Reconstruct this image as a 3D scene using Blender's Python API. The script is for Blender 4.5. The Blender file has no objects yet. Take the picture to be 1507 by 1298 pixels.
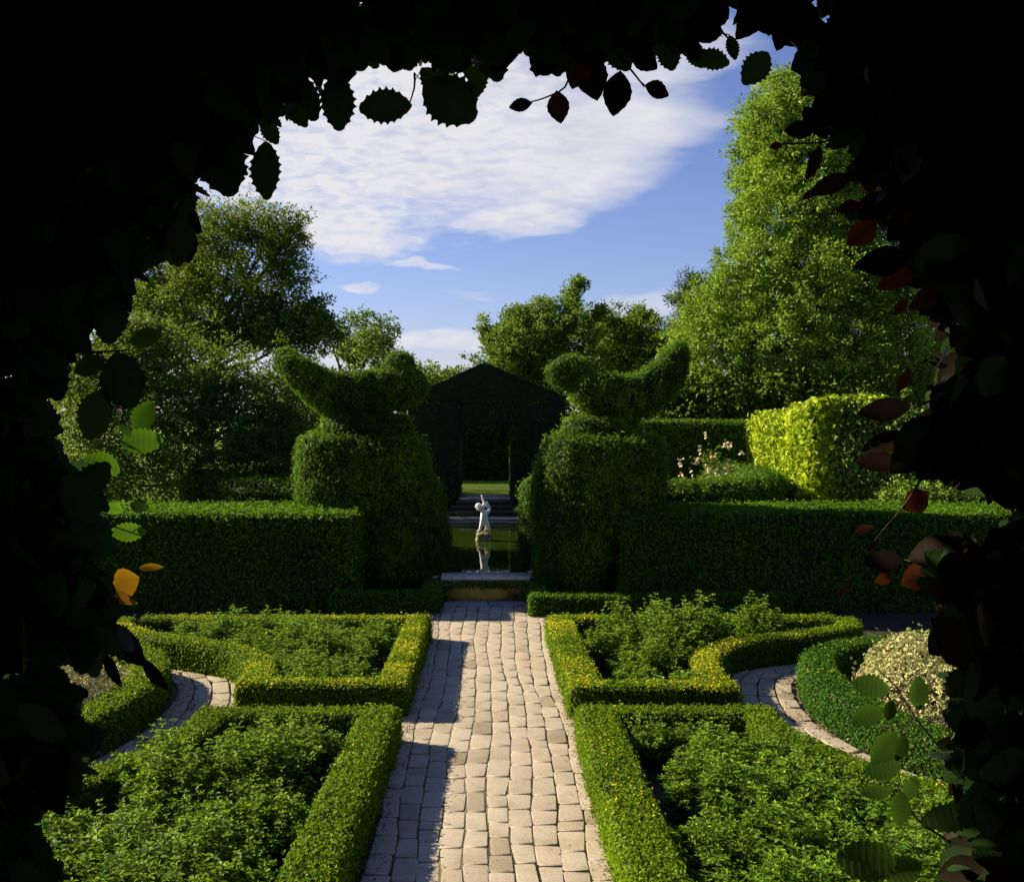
import bpy, math, random
import numpy as np
from mathutils import Vector

# ------------------------------------------------------------------ camera, sky, sun, exposure
sc = bpy.context.scene
C = sc.collection
EYE, F, HX, HY = 3.84, 1600.0, 719.0, 600.0      # eye height (m), focal length and vanishing point in photo pixels

cam = bpy.data.objects.new('camera', bpy.data.cameras.new('camera'))
C.objects.link(cam)
cam.location = (0, 0, EYE)
cam.rotation_euler = (math.radians(90), 0, 0)
cam.data.sensor_fit = 'HORIZONTAL'
cam.data.sensor_width = 36
cam.data.lens = 36 * F / 1507
cam.data.shift_x = (753.5 - HX) / 1507
cam.data.shift_y = -(649 - HY) / 1507
cam.data.clip_start = 0.05
cam.data.clip_end = 3000
sc.camera = cam

SUNV = Vector((-1.68, 0.68, 1.0)).normalized()     # towards the sun
ELEV = math.asin(SUNV.z)
sun = bpy.data.objects.new('sun', bpy.data.lights.new('sun', 'SUN'))
C.objects.link(sun)
sun.data.energy = 5.0
sun.data.angle = math.radians(0.53)
sun.data.color = (1.0, 0.875, 0.67)
sun.rotation_euler = SUNV.to_track_quat('Z', 'Y').to_euler()
sc.view_settings.view_transform = 'Standard'
sc.view_settings.look = 'None'
sc.view_settings.exposure = 1.06
sc.view_settings.gamma = 1.0
sc.cycles.max_bounces = 6
sc.cycles.transparent_max_bounces = 4
sc.cycles.diffuse_bounces = 3
sc.cycles.use_adaptive_sampling = True
sc.cycles.adaptive_threshold = 0.02

SKY_STRENGTH = 0.063
CLOUD = 6.3


def build_world():
    w = bpy.data.worlds.new('World')
    sc.world = w
    w.use_nodes = True
    nt = w.node_tree
    N = nt.nodes
    L = nt.links
    N.clear()
    out = N.new('ShaderNodeOutputWorld')
    bg = N.new('ShaderNodeBackground')
    bg.inputs['Strength'].default_value = SKY_STRENGTH
    sky = N.new('ShaderNodeTexSky')
    sky.sky_type = 'NISHITA'
    sky.sun_disc = False
    sky.sun_elevation = ELEV
    sky.sun_rotation = math.atan2(SUNV.x, SUNV.y)
    sky.dust_density = 0.08
    sky.air_density = 1.0
    sky.ozone_density = 4.0
    tc = N.new('ShaderNodeTexCoord')
    sep = N.new('ShaderNodeSeparateXYZ')
    L.new(tc.outputs['Generated'], sep.inputs[0])

    def m(op, a, b=None, c=None, clamp=False):
        n = N.new('ShaderNodeMath')
        n.operation = op
        n.use_clamp = clamp
        for i, v in enumerate((a, b, c)):
            if v is None:
                continue
            if isinstance(v, (int, float)):
                n.inputs[i].default_value = v
            else:
                L.new(v, n.inputs[i])
        return n.outputs[0]
    # cloud coordinates: azimuth-like u and elevation-like v around the northern sky
    yy = m('MAXIMUM', sep.outputs[1], 0.05)
    u = m('DIVIDE', sep.outputs[0], yy)
    v = m('DIVIDE', sep.outputs[2], yy)
    comb = N.new('ShaderNodeCombineXYZ')
    L.new(u, comb.inputs[0])
    L.new(v, comb.inputs[1])

    def noise(scale, detail, rough, sx=1, sy=1, rot=0, dist=0):
        mp = N.new('ShaderNodeMapping')
        mp.inputs['Scale'].default_value = (sx, sy, 1)
        mp.inputs['Rotation'].default_value = (0, 0, rot)
        L.new(comb.outputs[0], mp.inputs[0])
        n = N.new('ShaderNodeTexNoise')
        n.inputs['Scale'].default_value = scale
        n.inputs['Detail'].default_value = detail
        n.inputs['Roughness'].default_value = rough
        n.inputs['Distortion'].default_value = dist
        L.new(mp.outputs[0], n.inputs['Vector'])
        return n.outputs['Fac']
    n1 = m('SUBTRACT', noise(5, 4, 0.5, 1, 3.2, 0.2), 0.5)
    n2 = m('SUBTRACT', noise(5, 4, 0.5, 1, 3.0, 0.15, 0.3), 0.5)
    ud = m('ADD', u, m('MULTIPLY', n1, 0.16))
    vd = m('ADD', v, m('MULTIPLY', n2, 0.085))

    def ell(px, py, rx, ry, rot, amp=1.0):
        cu, cv = (px - HX) / F, (HY - py) / F
        du = m('SUBTRACT', ud, cu)
        dv = m('SUBTRACT', vd, cv)
        c, s = math.cos(rot), math.sin(rot)
        a = m('DIVIDE', m('ADD', m('MULTIPLY', du, c), m('MULTIPLY', dv, s)), rx / F)
        b = m('DIVIDE', m('SUBTRACT', m('MULTIPLY', dv, c), m('MULTIPLY', du, s)), ry / F)
        r = m('ADD', m('MULTIPLY', a, a), m('MULTIPLY', b, b))
        return m('MULTIPLY', m('SUBTRACT', 1.25, r, clamp=True), amp)
    parts = [ell(560, 170, 420, 190, 0.05), ell(840, 220, 235, 98, 0.30), ell(520, 330, 120, 62, -0.1),
             ell(760, 325, 100, 34, 0.12, 0.9), ell(900, 90, 200, 60, 0.1, 0.8),
             ell(650, 508, 150, 17, 0.0, 0.7), ell(610, 393, 60, 8, 0.0, 0.6), ell(505, 436, 34, 9, 0, 0.7),
             ell(700, 435, 80, 9, 0.05, 0.3), ell(960, 455, 90, 24, 0.05, 0.6)]
    tot = parts[0]
    for p in parts[1:]:
        tot = m('MAXIMUM', tot, p)
    rip = noise(64, 3, 0.5, 0.7, 2.3, 0.35, 0.5)           # altocumulus ripples
    rip2 = noise(10, 5, 0.55, 1, 4.5, 0.22)
    # ripples stronger on the left and top of the sheet
    left = m('MULTIPLY_ADD', u, -1.7, 0.30, clamp=True)
    ripc = m('MULTIPLY', m('MULTIPLY', m('SUBTRACT', rip, 0.5), 3.0), m('ADD', left, 0.03))
    dens = m('ADD', m('ADD', m('MULTIPLY', tot, 1.15), ripc), m('MULTIPLY', m('SUBTRACT', rip2, 0.5), 0.8))
    mask = m('MULTIPLY', m('SUBTRACT', dens, 0.06), 0.85, clamp=True)
    mask = m('MULTIPLY', mask, m('GREATER_THAN', tot, 0.0001))
    mask = m('MULTIPLY', mask, m('MULTIPLY', tot, 2.6, clamp=True))
    # elsewhere in the sky (behind, overhead): broad soft cover
    mix = N.new('ShaderNodeMix')
    mix.data_type = 'RGBA'
    mix.inputs['B'].default_value = (CLOUD * 1.0, CLOUD * 0.985, CLOUD * 1.02, 1)
    L.new(m('MULTIPLY', mask, 0.97), mix.inputs['Factor'])
    shade = m('ADD', m('MULTIPLY', noise(11, 4, 0.6, 1, 2.0, 0.2, 0.5), 0.55), m('MULTIPLY', m('MULTIPLY', rip, left), 0.4))
    cb = N.new('ShaderNodeValToRGB')
    cb.color_ramp.elements[0].position = 0.15
    cb.color_ramp.elements[0].color = (CLOUD * 0.84, CLOUD * 0.85, CLOUD * 0.93, 1)
    cb.color_ramp.elements[1].position = 0.38
    cb.color_ramp.elements[1].color = (CLOUD * 1.0, CLOUD * 0.98, CLOUD * 1.02, 1)
    L.new(shade, cb.inputs[0])
    L.new(cb.outputs[0], mix.inputs['B'])
    # tint of the clear sky: a deep film blue
    tint = N.new('ShaderNodeMix')
    tint.data_type = 'RGBA'
    tint.blend_type = 'MULTIPLY'
    tint.inputs['Factor'].default_value = 1
    tint.inputs['B'].default_value = (0.90, 0.79, 1.0, 1)
    L.new(sky.outputs[0], tint.inputs['A'])
    L.new(tint.outputs['Result'], mix.inputs['A'])
    L.new(mix.outputs['Result'], bg.inputs['Color'])
    L.new(bg.outputs[0], out.inputs['Surface'])


build_world()

# ------------------------------------------------------------------ helpers
rng = np.random.default_rng(7)
random.seed(7)


def at(px, py, Y):
    return np.array([(px - HX) * Y / F, Y, EYE - (py - HY) * Y / F])


def atz(px, py, z):
    Y = (EYE - z) * F / (py - HY)
    return np.array([(px - HX) * Y / F, Y, z])


def vnoise(p, scale=1.0, seed=0):
    p = np.asarray(p, float) * scale + seed * 17.31
    i = np.floor(p).astype(np.int64)
    f = p - i
    f = f * f * (3 - 2 * f)
    r = 0
    for dx in (0, 1):
        for dy in (0, 1):
            for dz in (0, 1):
                h = (i[:, 0] + dx) * 374761393 + (i[:, 1] + dy) * 668265263 + (i[:, 2] + dz) * 2147483647
                h = (h ^ (h >> 13)) * 1274126177
                h = ((h ^ (h >> 16)) & 0xffffff) / float(0xffffff)
                w = (f[:, 0] if dx else 1 - f[:, 0]) * (f[:, 1] if dy else 1 - f[:, 1]) * (f[:, 2] if dz else 1 - f[:, 2])
                r = r + h * w
    return r * 2 - 1


def unit(v):
    return v / np.maximum(np.linalg.norm(v, axis=-1, keepdims=True), 1e-9)


class G:
    """Collects vertices, polygons and per-vertex tints of ONE mesh."""
    def __init__(s):
        s.v, s.t, s.g, s.f, s.m, s.n = [], [], [], [], [], 0

    def add(s, v, faces, mat=0, tint=0.5, gold=0.0):
        v = np.asarray(v, float).reshape(-1, 3)
        s.v.append(v)
        s.t.append(np.broadcast_to(np.asarray(tint, float), (len(v),)))
        s.g.append(np.broadcast_to(np.asarray(gold, float), (len(v),)))
        if isinstance(faces, np.ndarray):
            faces = [faces]
        else:
            by = {}
            for f in faces:
                by.setdefault(len(f), []).append(f)
            faces = [np.array(x) for x in by.values()]
        for f in faces:
            s.f.append(f + s.n)
            s.m.append(mat)
        s.n += len(v)

    def tris(s):
        V = np.concatenate(s.v)
        T = []
        for f in s.f:
            for k in range(1, f.shape[1] - 1):
                T.append(f[:, [0, k, k + 1]])
        return V, np.concatenate(T)

    def build(s, name, mats, parent=None, smooth=False):
        V = np.concatenate(s.v).astype(np.float32)
        me = bpy.data.meshes.new(name)
        me.vertices.add(len(V))
        me.vertices.foreach_set('co', V.ravel())
        nl = sum(f.size for f in s.f)
        npoly = sum(len(f) for f in s.f)
        me.loops.add(nl)
        me.loops.foreach_set('vertex_index', np.concatenate([f.ravel() for f in s.f]).astype(np.int32))
        me.polygons.add(npoly)
        tot = np.concatenate([np.full(len(f), f.shape[1]) for f in s.f])
        me.polygons.foreach_set('loop_start', np.concatenate([[0], np.cumsum(tot)[:-1]]).astype(np.int32))
        me.polygons.foreach_set('material_index', np.concatenate([np.full(len(f), mm) for f, mm in zip(s.f, s.m)]).astype(np.int32))
        if smooth:
            me.polygons.foreach_set('use_smooth', np.ones(npoly, bool))
        for nm, a in (('tint', s.t), ('gold', s.g)):
            at_ = me.attributes.new(nm, 'FLOAT', 'POINT')
            at_.data.foreach_set('value', np.concatenate(a).astype(np.float32))
        me.update(calc_edges=True)
        for mm in (mats if isinstance(mats, (list, tuple)) else [mats]):
            me.materials.append(mm)
        o = bpy.data.objects.new(name, me)
        C.objects.link(o)
        if parent:
            o.parent = parent
        return o


def tag(o, label=None, cat=None, group=None, kind=None):
    if label:
        o['label'] = label
    if cat:
        o['category'] = cat
    if group:
        o['group'] = group
    if kind:
        o['kind'] = kind
    return o


def empty(name, loc=(0, 0, 0)):
    o = bpy.data.objects.new(name, None)
    o.location = loc
    o.empty_display_size = 0.2
    C.objects.link(o)
    return o


def copy_tree(o, parent=None):
    c = o.copy()
    C.objects.link(c)
    c.parent = parent
    for ch in list(o.children):
        copy_tree(ch, c)
    return c


def sample(g, density):
    V, T = g.tris()
    a, b, c = V[T[:, 0]], V[T[:, 1]], V[T[:, 2]]
    cr = np.cross(b - a, c - a)
    ar = np.linalg.norm(cr, axis=1) / 2
    n = int(ar.sum() * density)
    idx = rng.choice(len(T), n, p=ar / ar.sum())
    r1, r2 = np.sqrt(rng.random(n)), rng.random(n)
    p = a[idx] * (1 - r1)[:, None] + b[idx] * (r1 * (1 - r2))[:, None] + c[idx] * (r1 * r2)[:, None]
    return p, unit(cr[idx])


def leaf_frames(nrm, up, updir=(0, 0, 1), lateral=None):
    n = len(nrm)
    ax = rng.normal(size=(n, 3)) + np.asarray(updir) * up
    if lateral is not None:
        ax = ax + lateral
    nrm = unit(nrm)
    ax = unit(ax - nrm * (ax * nrm).sum(1, keepdims=True))
    return ax, np.cross(nrm, ax)


def add_leaves(g, pos, nrm, size, asp=0.5, up=1.0, mat=1, tint=None, gold=0.0, axis=None, six=False, fold=0.18, curl=0.15):
    """Small pointed leaves: four (or six) vertices each, folded along the midrib."""
    n = len(pos)
    size = np.broadcast_to(np.asarray(size, float), (n,))[:, None]
    nrm = unit(nrm)
    if axis is None:
        ax, sd = leaf_frames(nrm, up)
    else:
        ax = unit(axis)
        nrm = unit(nrm - ax * (nrm * ax).sum(1, keepdims=True))
        sd = np.cross(nrm, ax)
    if tint is None:
        tint = rng.random(n)
    tint = np.broadcast_to(np.asarray(tint, float), (n,))
    gold = np.broadcast_to(np.asarray(gold, float), (n,))
    w = size * asp * 0.5
    if not six:
        b = pos - ax * size * 0.5
        l = pos - sd * w + nrm * size * fold - ax * size * 0.05
        t = pos + ax * size * 0.5 - nrm * size * curl
        r = pos + sd * w + nrm * size * fold - ax * size * 0.05
        v = np.stack([b, l, t, r], 1).reshape(-1, 3)
        k = 4
        f = np.arange(n)[:, None] * 4 + np.array([0, 1, 2, 3])
        g.add(v, f, mat, np.repeat(tint, k), np.repeat(gold, k))
    else:
        b = pos - ax * size * 0.5
        l1 = pos - sd * w + nrm * size * fold - ax * size * 0.18
        l2 = pos - sd * w * 0.72 + nrm * size * fold * 0.7 + ax * size * 0.18
        t = pos + ax * size * 0.5 - nrm * size * curl
        r2 = pos + sd * w * 0.72 + nrm * size * fold * 0.7 + ax * size * 0.18
        r1 = pos + sd * w + nrm * size * fold - ax * size * 0.18
        v = np.stack([b, l1, l2, t, r2, r1], 1).reshape(-1, 3)
        k = 6
        i = np.arange(n)[:, None] * 6
        f = np.concatenate([i + np.array([0, 1, 2, 3]), i + np.array([0, 3, 4, 5])])
        g.add(v, f, mat, np.repeat(tint, k), np.repeat(gold, k))


def loft(g, rings, mat=0, cap=True, closed=True):
    """rings: list of (k,3) arrays."""
    k = len(rings[0])
    V = np.concatenate(rings)
    F_ = []
    for i in range(len(rings) - 1):
        a = i * k + np.arange(k if closed else k - 1)
        b = i * k + (np.arange(k if closed else k - 1) + 1) % k
        F_.append(np.stack([a, b, b + k, a + k], 1))
    F_ = [np.concatenate(F_)]
    if cap:
        F_.append(np.arange(k)[::-1][None, :])
        F_.append(((len(rings) - 1) * k + np.arange(k))[None, :])
    s0 = g.n
    g.v.append(V)
    g.t.append(np.full(len(V), 0.5))
    g.g.append(np.zeros(len(V)))
    for f in F_:
        g.f.append(f + s0)
        g.m.append(mat)
    g.n += len(V)


def tube(g, pts, rad, mat=0, k=6, tint=0.5):
    pts = np.asarray(pts, float)
    rad = np.broadcast_to(np.asarray(rad, float), (len(pts),))
    d = unit(np.gradient(pts, axis=0))
    ref = np.array([0.31, 0.77, 0.55])
    s = unit(np.cross(d, ref))
    t = np.cross(d, s)
    an = np.linspace(0, 2 * math.pi, k, endpoint=False)
    rings = [pts[i] + rad[i] * (np.cos(an)[:, None] * s[i] + np.sin(an)[:, None] * t[i]) for i in range(len(pts))]
    loft(g, rings, mat)
    g.t[-1] = np.full(len(g.v[-1]), tint)


def box(g, x0, x1, y0, y1, z0, z1, mat=0):
    r = lambda z: np.array([(x0, y0, z), (x1, y0, z), (x1, y1, z), (x0, y1, z)], float)
    loft(g, [r(z0), r(z1)], mat)


def resample(pts, step, closed=False):
    p = np.asarray(pts, float)
    if closed:
        p = np.vstack([p, p[:1]])
    d = np.r_[0, np.cumsum(np.linalg.norm(np.diff(p, axis=0), axis=1))]
    n = max(2, int(round(d[-1] / step)) + 1)
    s = np.linspace(0, d[-1], n)
    q = np.stack([np.interp(s, d, p[:, i]) for i in range(p.shape[1])], 1)
    return q[:-1] if closed else q


def smooth_curve(pts, step=0.12):
    """Catmull-Rom through pts, resampled."""
    p = np.asarray(pts, float)
    p = np.vstack([2 * p[0] - p[1], p, 2 * p[-1] - p[-2]])
    out = []
    for i in range(1, len(p) - 2):
        for t in np.linspace(0, 1, 12, endpoint=False):
            a, b, c, d = p[i - 1], p[i], p[i + 1], p[i + 2]
            out.append(0.5 * ((2 * b) + (c - a) * t + (2 * a - 5 * b + 4 * c - d) * t * t + (3 * b - a - 3 * c + d) * t ** 3))
    out.append(p[-2])
    return resample(out, step)


def sweep(g, line, width, z0, z1, wob=0.02, mat=0, rnd=0.05, seed=0):
    """Clipped-hedge body: rounded rectangle carried along a plan line."""
    line = np.asarray(line, float)
    d = unit(np.gradient(line, axis=0))
    nx = np.stack([d[:, 1], -d[:, 0]], 1)
    w = width / 2
    H = z1 - z0
    nz = max(2, int(H / 0.12))
    prof = [(-w * 1.0, z0 + H * i / nz) for i in range(nz)]
    prof += [(-w, z1 - rnd), (-w + rnd * 0.4, z1 - rnd * 0.3)]
    nt_ = max(3, int(width / 0.12))
    prof += [(-w + rnd + (2 * w - 2 * rnd) * i / nt_, z1) for i in range(nt_ + 1)]
    prof += [(w - rnd * 0.4, z1 - rnd * 0.3), (w, z1 - rnd)]
    prof += [(w, z0 + H * i / nz) for i in range(nz - 1, -1, -1)]
    rings = []
    for i in range(len(line)):
        r = np.array([[line[i, 0] + nx[i, 0] * a, line[i, 1] + nx[i, 1] * a, b] for a, b in prof])
        rings.append(r)
    R = np.concatenate(rings)
    k = len(prof)
    off = vnoise(R, 1.3, seed) * wob + vnoise(R, 4.0, seed + 1) * wob * 0.5
    off2 = vnoise(R, 0.9, seed + 5) * wob * 0.8
    top = (R[:, 2] > z1 - rnd * 1.1)
    c = np.repeat(line, k, axis=0)
    out = unit(R[:, :2] - c + 1e-6)
    R[:, 0] += out[:, 0] * off * ~top
    R[:, 1] += out[:, 1] * off * ~top
    R[:, 2] += np.where(top, off2, 0)
    rings = [R[i * k:(i + 1) * k] for i in range(len(line))]
    # pulled-in ends
    for e, s in ((0, -1), (-1, 1)):
        pass
    loft(g, rings, mat, cap=True, closed=False)


# ------------------------------------------------------------------ materials
def mat_nodes(name):
    m = bpy.data.materials.new(name)
    m.use_nodes = True
    nt = m.node_tree
    nt.nodes.clear()
    return m, nt.nodes, nt.links


def ramp(N, L, src, stops):
    r = N.new('ShaderNodeValToRGB')
    e = r.color_ramp.elements
    e[0].position, e[0].color = stops[0][0], (*stops[0][1], 1)
    e[1].position, e[1].color = stops[-1][0], (*stops[-1][1], 1)
    for p, c in stops[1:-1]:
        x = e.new(p)
        x.color = (*c, 1)
    L.new(src, r.inputs[0])
    return r.outputs[0]


def leaf_mat(name, stops, trans=(0.2, 0.32, 0.02), tf=0.32, gold=(0.55, 0.42, 0.02), rough=0.45, spec=0.35, patch=0.0, patch_scale=0.8, tmix=0.6):
    if name not in ('holly_leaf', 'copper_beech_leaf', 'pale_petal', 'dry_leaf', 'variegated_leaf'):
        kk_ = {'tree_leaf_mid': (1.25, 1.35, 1.1), 'shrub_leaf': (1.15, 1.35, 1.2), 'tree_leaf_pale': (1.5, 1.55, 1.2), 'tree_leaf_broad': (1.65, 1.72, 1.2), 'mixed_hedge_leaf': (2.4, 2.3, 1.4)}.get(name, (1.85, 1.72, 1.0))
        stops = [(p_, tuple(min(0.9, c_ * k_) for c_, k_ in zip(col_, kk_))) for p_, col_ in stops]
    m, N, L = mat_nodes(name)
    out = N.new('ShaderNodeOutputMaterial')
    a = N.new('ShaderNodeAttribute')
    a.attribute_name = 'tint'
    fac = a.outputs['Fac']
    if patch:
        tc = N.new('ShaderNodeTexCoord')
        no = N.new('ShaderNodeTexNoise')
        no.inputs['Scale'].default_value = patch_scale
        no.inputs['Detail'].default_value = 3
        L.new(tc.outputs['Object'], no.inputs['Vector'])
        ma = N.new('ShaderNodeMath')
        ma.operation = 'MULTIPLY_ADD'
        L.new(no.outputs['Fac'], ma.inputs[0])
        ma.inputs[1].default_value = patch
        ma.inputs[2].default_value = -patch * 0.5
        mb = N.new('ShaderNodeMath')
        mb.operation = 'ADD'
        mb.use_clamp = True
        L.new(ma.outputs[0], mb.inputs[0])
        L.new(fac, mb.inputs[1])
        fac = mb.outputs[0]
    col = ramp(N, L, fac, stops)
    gd = N.new('ShaderNodeAttribute')
    gd.attribute_name = 'gold'
    mx = N.new('ShaderNodeMix')
    mx.data_type = 'RGBA'
    L.new(gd.outputs['Fac'], mx.inputs['Factor'])
    L.new(col, mx.inputs['A'])
    mx.inputs['B'].default_value = (*gold, 1)
    p = N.new('ShaderNodeBsdfPrincipled')
    L.new(mx.outputs['Result'], p.inputs['Base Color'])
    p.inputs['Roughness'].default_value = min(0.75, rough + 0.15)
    p.inputs['Specular IOR Level'].default_value = spec * 0.35
    t = N.new('ShaderNodeBsdfTranslucent')
    mx2 = N.new('ShaderNodeMix')
    mx2.data_type = 'RGBA'
    mx2.inputs['Factor'].default_value = tmix
    L.new(mx.outputs['Result'], mx2.inputs['A'])
    mx2.inputs['B'].default_value = (*trans, 1)
    L.new(mx2.outputs['Result'], t.inputs['Color'])
    ms = N.new('ShaderNodeMixShader')
    ms.inputs[0].default_value = tf
    L.new(p.outputs[0], ms.inputs[1])
    L.new(t.outputs[0], ms.inputs[2])
    L.new(ms.outputs[0], out.inputs[0])
    return m


def rough_mat(name, stops, scale=6, detail=6, rough=0.9, bump=0.3, bscale=None, spec=0.2, tintmix=0.0, dist=0.01):
    m, N, L = mat_nodes(name)
    out = N.new('ShaderNodeOutputMaterial')
    tc = N.new('ShaderNodeTexCoord')
    no = N.new('ShaderNodeTexNoise')
    no.inputs['Scale'].default_value = scale
    no.inputs['Detail'].default_value = detail
    no.inputs['Roughness'].default_value = 0.65
    L.new(tc.outputs['Object'], no.inputs['Vector'])
    fac = no.outputs['Fac']
    if tintmix:
        a = N.new('ShaderNodeAttribute')
        a.attribute_name = 'tint'
        ma = N.new('ShaderNodeMath')
        ma.operation = 'MULTIPLY_ADD'
        L.new(a.outputs['Fac'], ma.inputs[0])
        ma.inputs[1].default_value = tintmix
        ma.inputs[2].default_value = -tintmix / 2
        mb = N.new('ShaderNodeMath')
        L.new(ma.outputs[0], mb.inputs[0])
        L.new(fac, mb.inputs[1])
        fac = mb.outputs[0]
    col = ramp(N, L, fac, stops)
    p = N.new('ShaderNodeBsdfPrincipled')
    p.inputs['Roughness'].default_value = rough
    p.inputs['Specular IOR Level'].default_value = spec
    L.new(col, p.inputs['Base Color'])
    n2 = N.new('ShaderNodeTexNoise')
    n2.inputs['Scale'].default_value = bscale or scale * 6
    n2.inputs['Detail'].default_value = 6
    L.new(tc.outputs['Object'], n2.inputs['Vector'])
    b = N.new('ShaderNodeBump')
    b.inputs['Strength'].default_value = bump
    b.inputs['Distance'].default_value = dist
    L.new(n2.outputs['Fac'], b.inputs['Height'])
    L.new(b.outputs[0], p.inputs['Normal'])
    L.new(p.outputs[0], out.inputs[0])
    return m


M = {}
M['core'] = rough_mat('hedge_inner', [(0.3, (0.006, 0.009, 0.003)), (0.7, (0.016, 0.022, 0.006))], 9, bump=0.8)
M['box'] = leaf_mat('box_leaf', [(0.0, (0.022, 0.055, 0.004)), (0.5, (0.060, 0.125, 0.007)), (1.0, (0.125, 0.205, 0.010))],
                    trans=(0.24, 0.34, 0.008), tf=0.36, gold=(0.72, 0.66, 0.03))
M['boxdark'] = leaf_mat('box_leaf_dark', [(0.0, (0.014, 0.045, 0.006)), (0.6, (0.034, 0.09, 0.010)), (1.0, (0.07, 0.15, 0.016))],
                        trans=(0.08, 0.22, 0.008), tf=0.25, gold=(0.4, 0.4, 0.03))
M['tall'] = leaf_mat('tall_hedge_leaf', [(0.0, (0.014, 0.045, 0.004)), (0.5, (0.032, 0.088, 0.007)), (1.0, (0.075, 0.155, 0.010))],
                     trans=(0.18, 0.36, 0.008), tf=0.34)
M['yew'] = leaf_mat('yew_needles', [(0.0, (0.008, 0.026, 0.004)), (0.5, (0.036, 0.086, 0.008)), (1.0, (0.100, 0.190, 0.014))],
                    trans=(0.15, 0.30, 0.010), tf=0.32, gold=(0.11, 0.2, 0.015), rough=0.5)
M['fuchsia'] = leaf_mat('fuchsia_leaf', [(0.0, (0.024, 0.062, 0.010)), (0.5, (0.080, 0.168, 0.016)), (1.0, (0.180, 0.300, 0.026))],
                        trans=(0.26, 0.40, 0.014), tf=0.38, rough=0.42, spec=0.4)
M['stem'] = rough_mat('green_stem', [(0.3, (0.05, 0.04, 0.02)), (0.7, (0.10, 0.075, 0.04))], 20)
M['bark'] = rough_mat('bark', [(0.3, (0.03, 0.024, 0.018)), (0.7, (0.085, 0.07, 0.05))], 8, bump=0.8, dist=0.04)
M['varieg'] = leaf_mat('variegated_leaf', [(0.0, (0.14, 0.20, 0.05)), (0.3, (0.44, 0.44, 0.15)), (1.0, (0.78, 0.70, 0.32))],
                       trans=(0.55, 0.5, 0.2), tf=0.2, rough=0.5)
M['silver'] = leaf_mat('silver_leaf', [(0.0, (0.08, 0.14, 0.06)), (1.0, (0.26, 0.34, 0.19))], trans=(0.2, 0.3, 0.1), tf=0.2)
M['walnut'] = leaf_mat('tree_leaf_mid', [(0.0, (0.030, 0.058, 0.007)), (0.5, (0.075, 0.125, 0.014)), (1.0, (0.17, 0.215, 0.022))],
                       trans=(0.32, 0.40, 0.02), tf=0.38, spec=0.45, patch=0.5, patch_scale=0.5)
M['shrub'] = leaf_mat('shrub_leaf', [(0.0, (0.016, 0.038, 0.007)), (0.5, (0.045, 0.085, 0.014)), (1.0, (0.13, 0.17, 0.02))],
                      trans=(0.30, 0.38, 0.02), tf=0.36, spec=0.5, patch=0.4)
M['pale'] = leaf_mat('tree_leaf_pale', [(0.0, (0.045, 0.085, 0.012)), (0.5, (0.10, 0.165, 0.022)), (1.0, (0.19, 0.26, 0.04))],
                     trans=(0.28, 0.38, 0.035), tf=0.30, spec=0.4, patch=0.4, patch_scale=0.4)
M['oak'] = leaf_mat('tree_leaf_broad', [(0.0, (0.034, 0.072, 0.008)), (0.5, (0.110, 0.185, 0.016)), (1.0, (0.23, 0.31, 0.035))],
                    trans=(0.36, 0.48, 0.03), tf=0.32, spec=0.5, patch=0.35, patch_scale=0.45)
M['darktree'] = leaf_mat('tree_leaf_dark', [(0.0, (0.008, 0.022, 0.006)), (1.0, (0.036, 0.07, 0.014))], trans=(0.06, 0.12, 0.01), tf=0.15)
M['beechgold'] = leaf_mat('golden_hedge_leaf', [(0.0, (0.085, 0.15, 0.008)), (0.5, (0.19, 0.27, 0.010)), (1.0, (0.31, 0.38, 0.018))],
                          trans=(0.4, 0.46, 0.02), tf=0.26, spec=0.5)
M['mixed'] = leaf_mat('mixed_hedge_leaf', [(0.0, (0.03, 0.06, 0.012)), (0.55, (0.075, 0.13, 0.022)), (1.0, (0.16, 0.22, 0.04))],
                      trans=(0.15, 0.25, 0.03), tf=0.22, gold=(0.32, 0.16, 0.05))
M['petal'] = leaf_mat('pale_petal', [(0.0, (0.60, 0.42, 0.20)), (1.0, (0.80, 0.70, 0.45))], trans=(0.7, 0.55, 0.35), tf=0.2)
M['redpetal'] = leaf_mat('red_petal', [(0.0, (0.22, 0.02, 0.02)), (1.0, (0.40, 0.05, 0.04))], trans=(0.4, 0.04, 0.03), tf=0.2)
M['holly'] = leaf_mat('holly_leaf', [(0.0, (0.016, 0.034, 0.014)), (1.0, (0.040, 0.085, 0.022))], trans=(0.06, 0.14, 0.010), tf=0.42,
                      patch=0.9, patch_scale=45, rough=0.30, spec=0.25, gold=(0.17, 0.36, 0.012), tmix=0.15)  # gold: brighter green that paints sun shining through some leaves
M['beech'] = leaf_mat('copper_beech_leaf', [(0.0, (0.014, 0.012, 0.009)), (1.0, (0.034, 0.024, 0.014))], trans=(0.035, 0.012, 0.004), tf=0.30,
                      patch=0.9, patch_scale=45, rough=0.4, spec=0.2, gold=(0.32, 0.065, 0.010), tmix=0.15)
M['amber'] = leaf_mat('amber_beech_leaf', [(0.0, (0.05, 0.03, 0.01)), (1.0, (0.12, 0.07, 0.015))], trans=(0.4, 0.2, 0.01), tf=0.45, gold=(0.62, 0.30, 0.01), tmix=0.1)
M['litter'] = leaf_mat('dry_leaf', [(0.0, (0.10, 0.06, 0.03)), (1.0, (0.42, 0.30, 0.17))], trans=(0.2, 0.12, 0.05), tf=0.1)
M['ivy'] = leaf_mat('ivy_leaf', [(0.0, (0.012, 0.035, 0.008)), (1.0, (0.06, 0.12, 0.025))], trans=(0.08, 0.16, 0.02), tf=0.2, spec=0.5)
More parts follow.
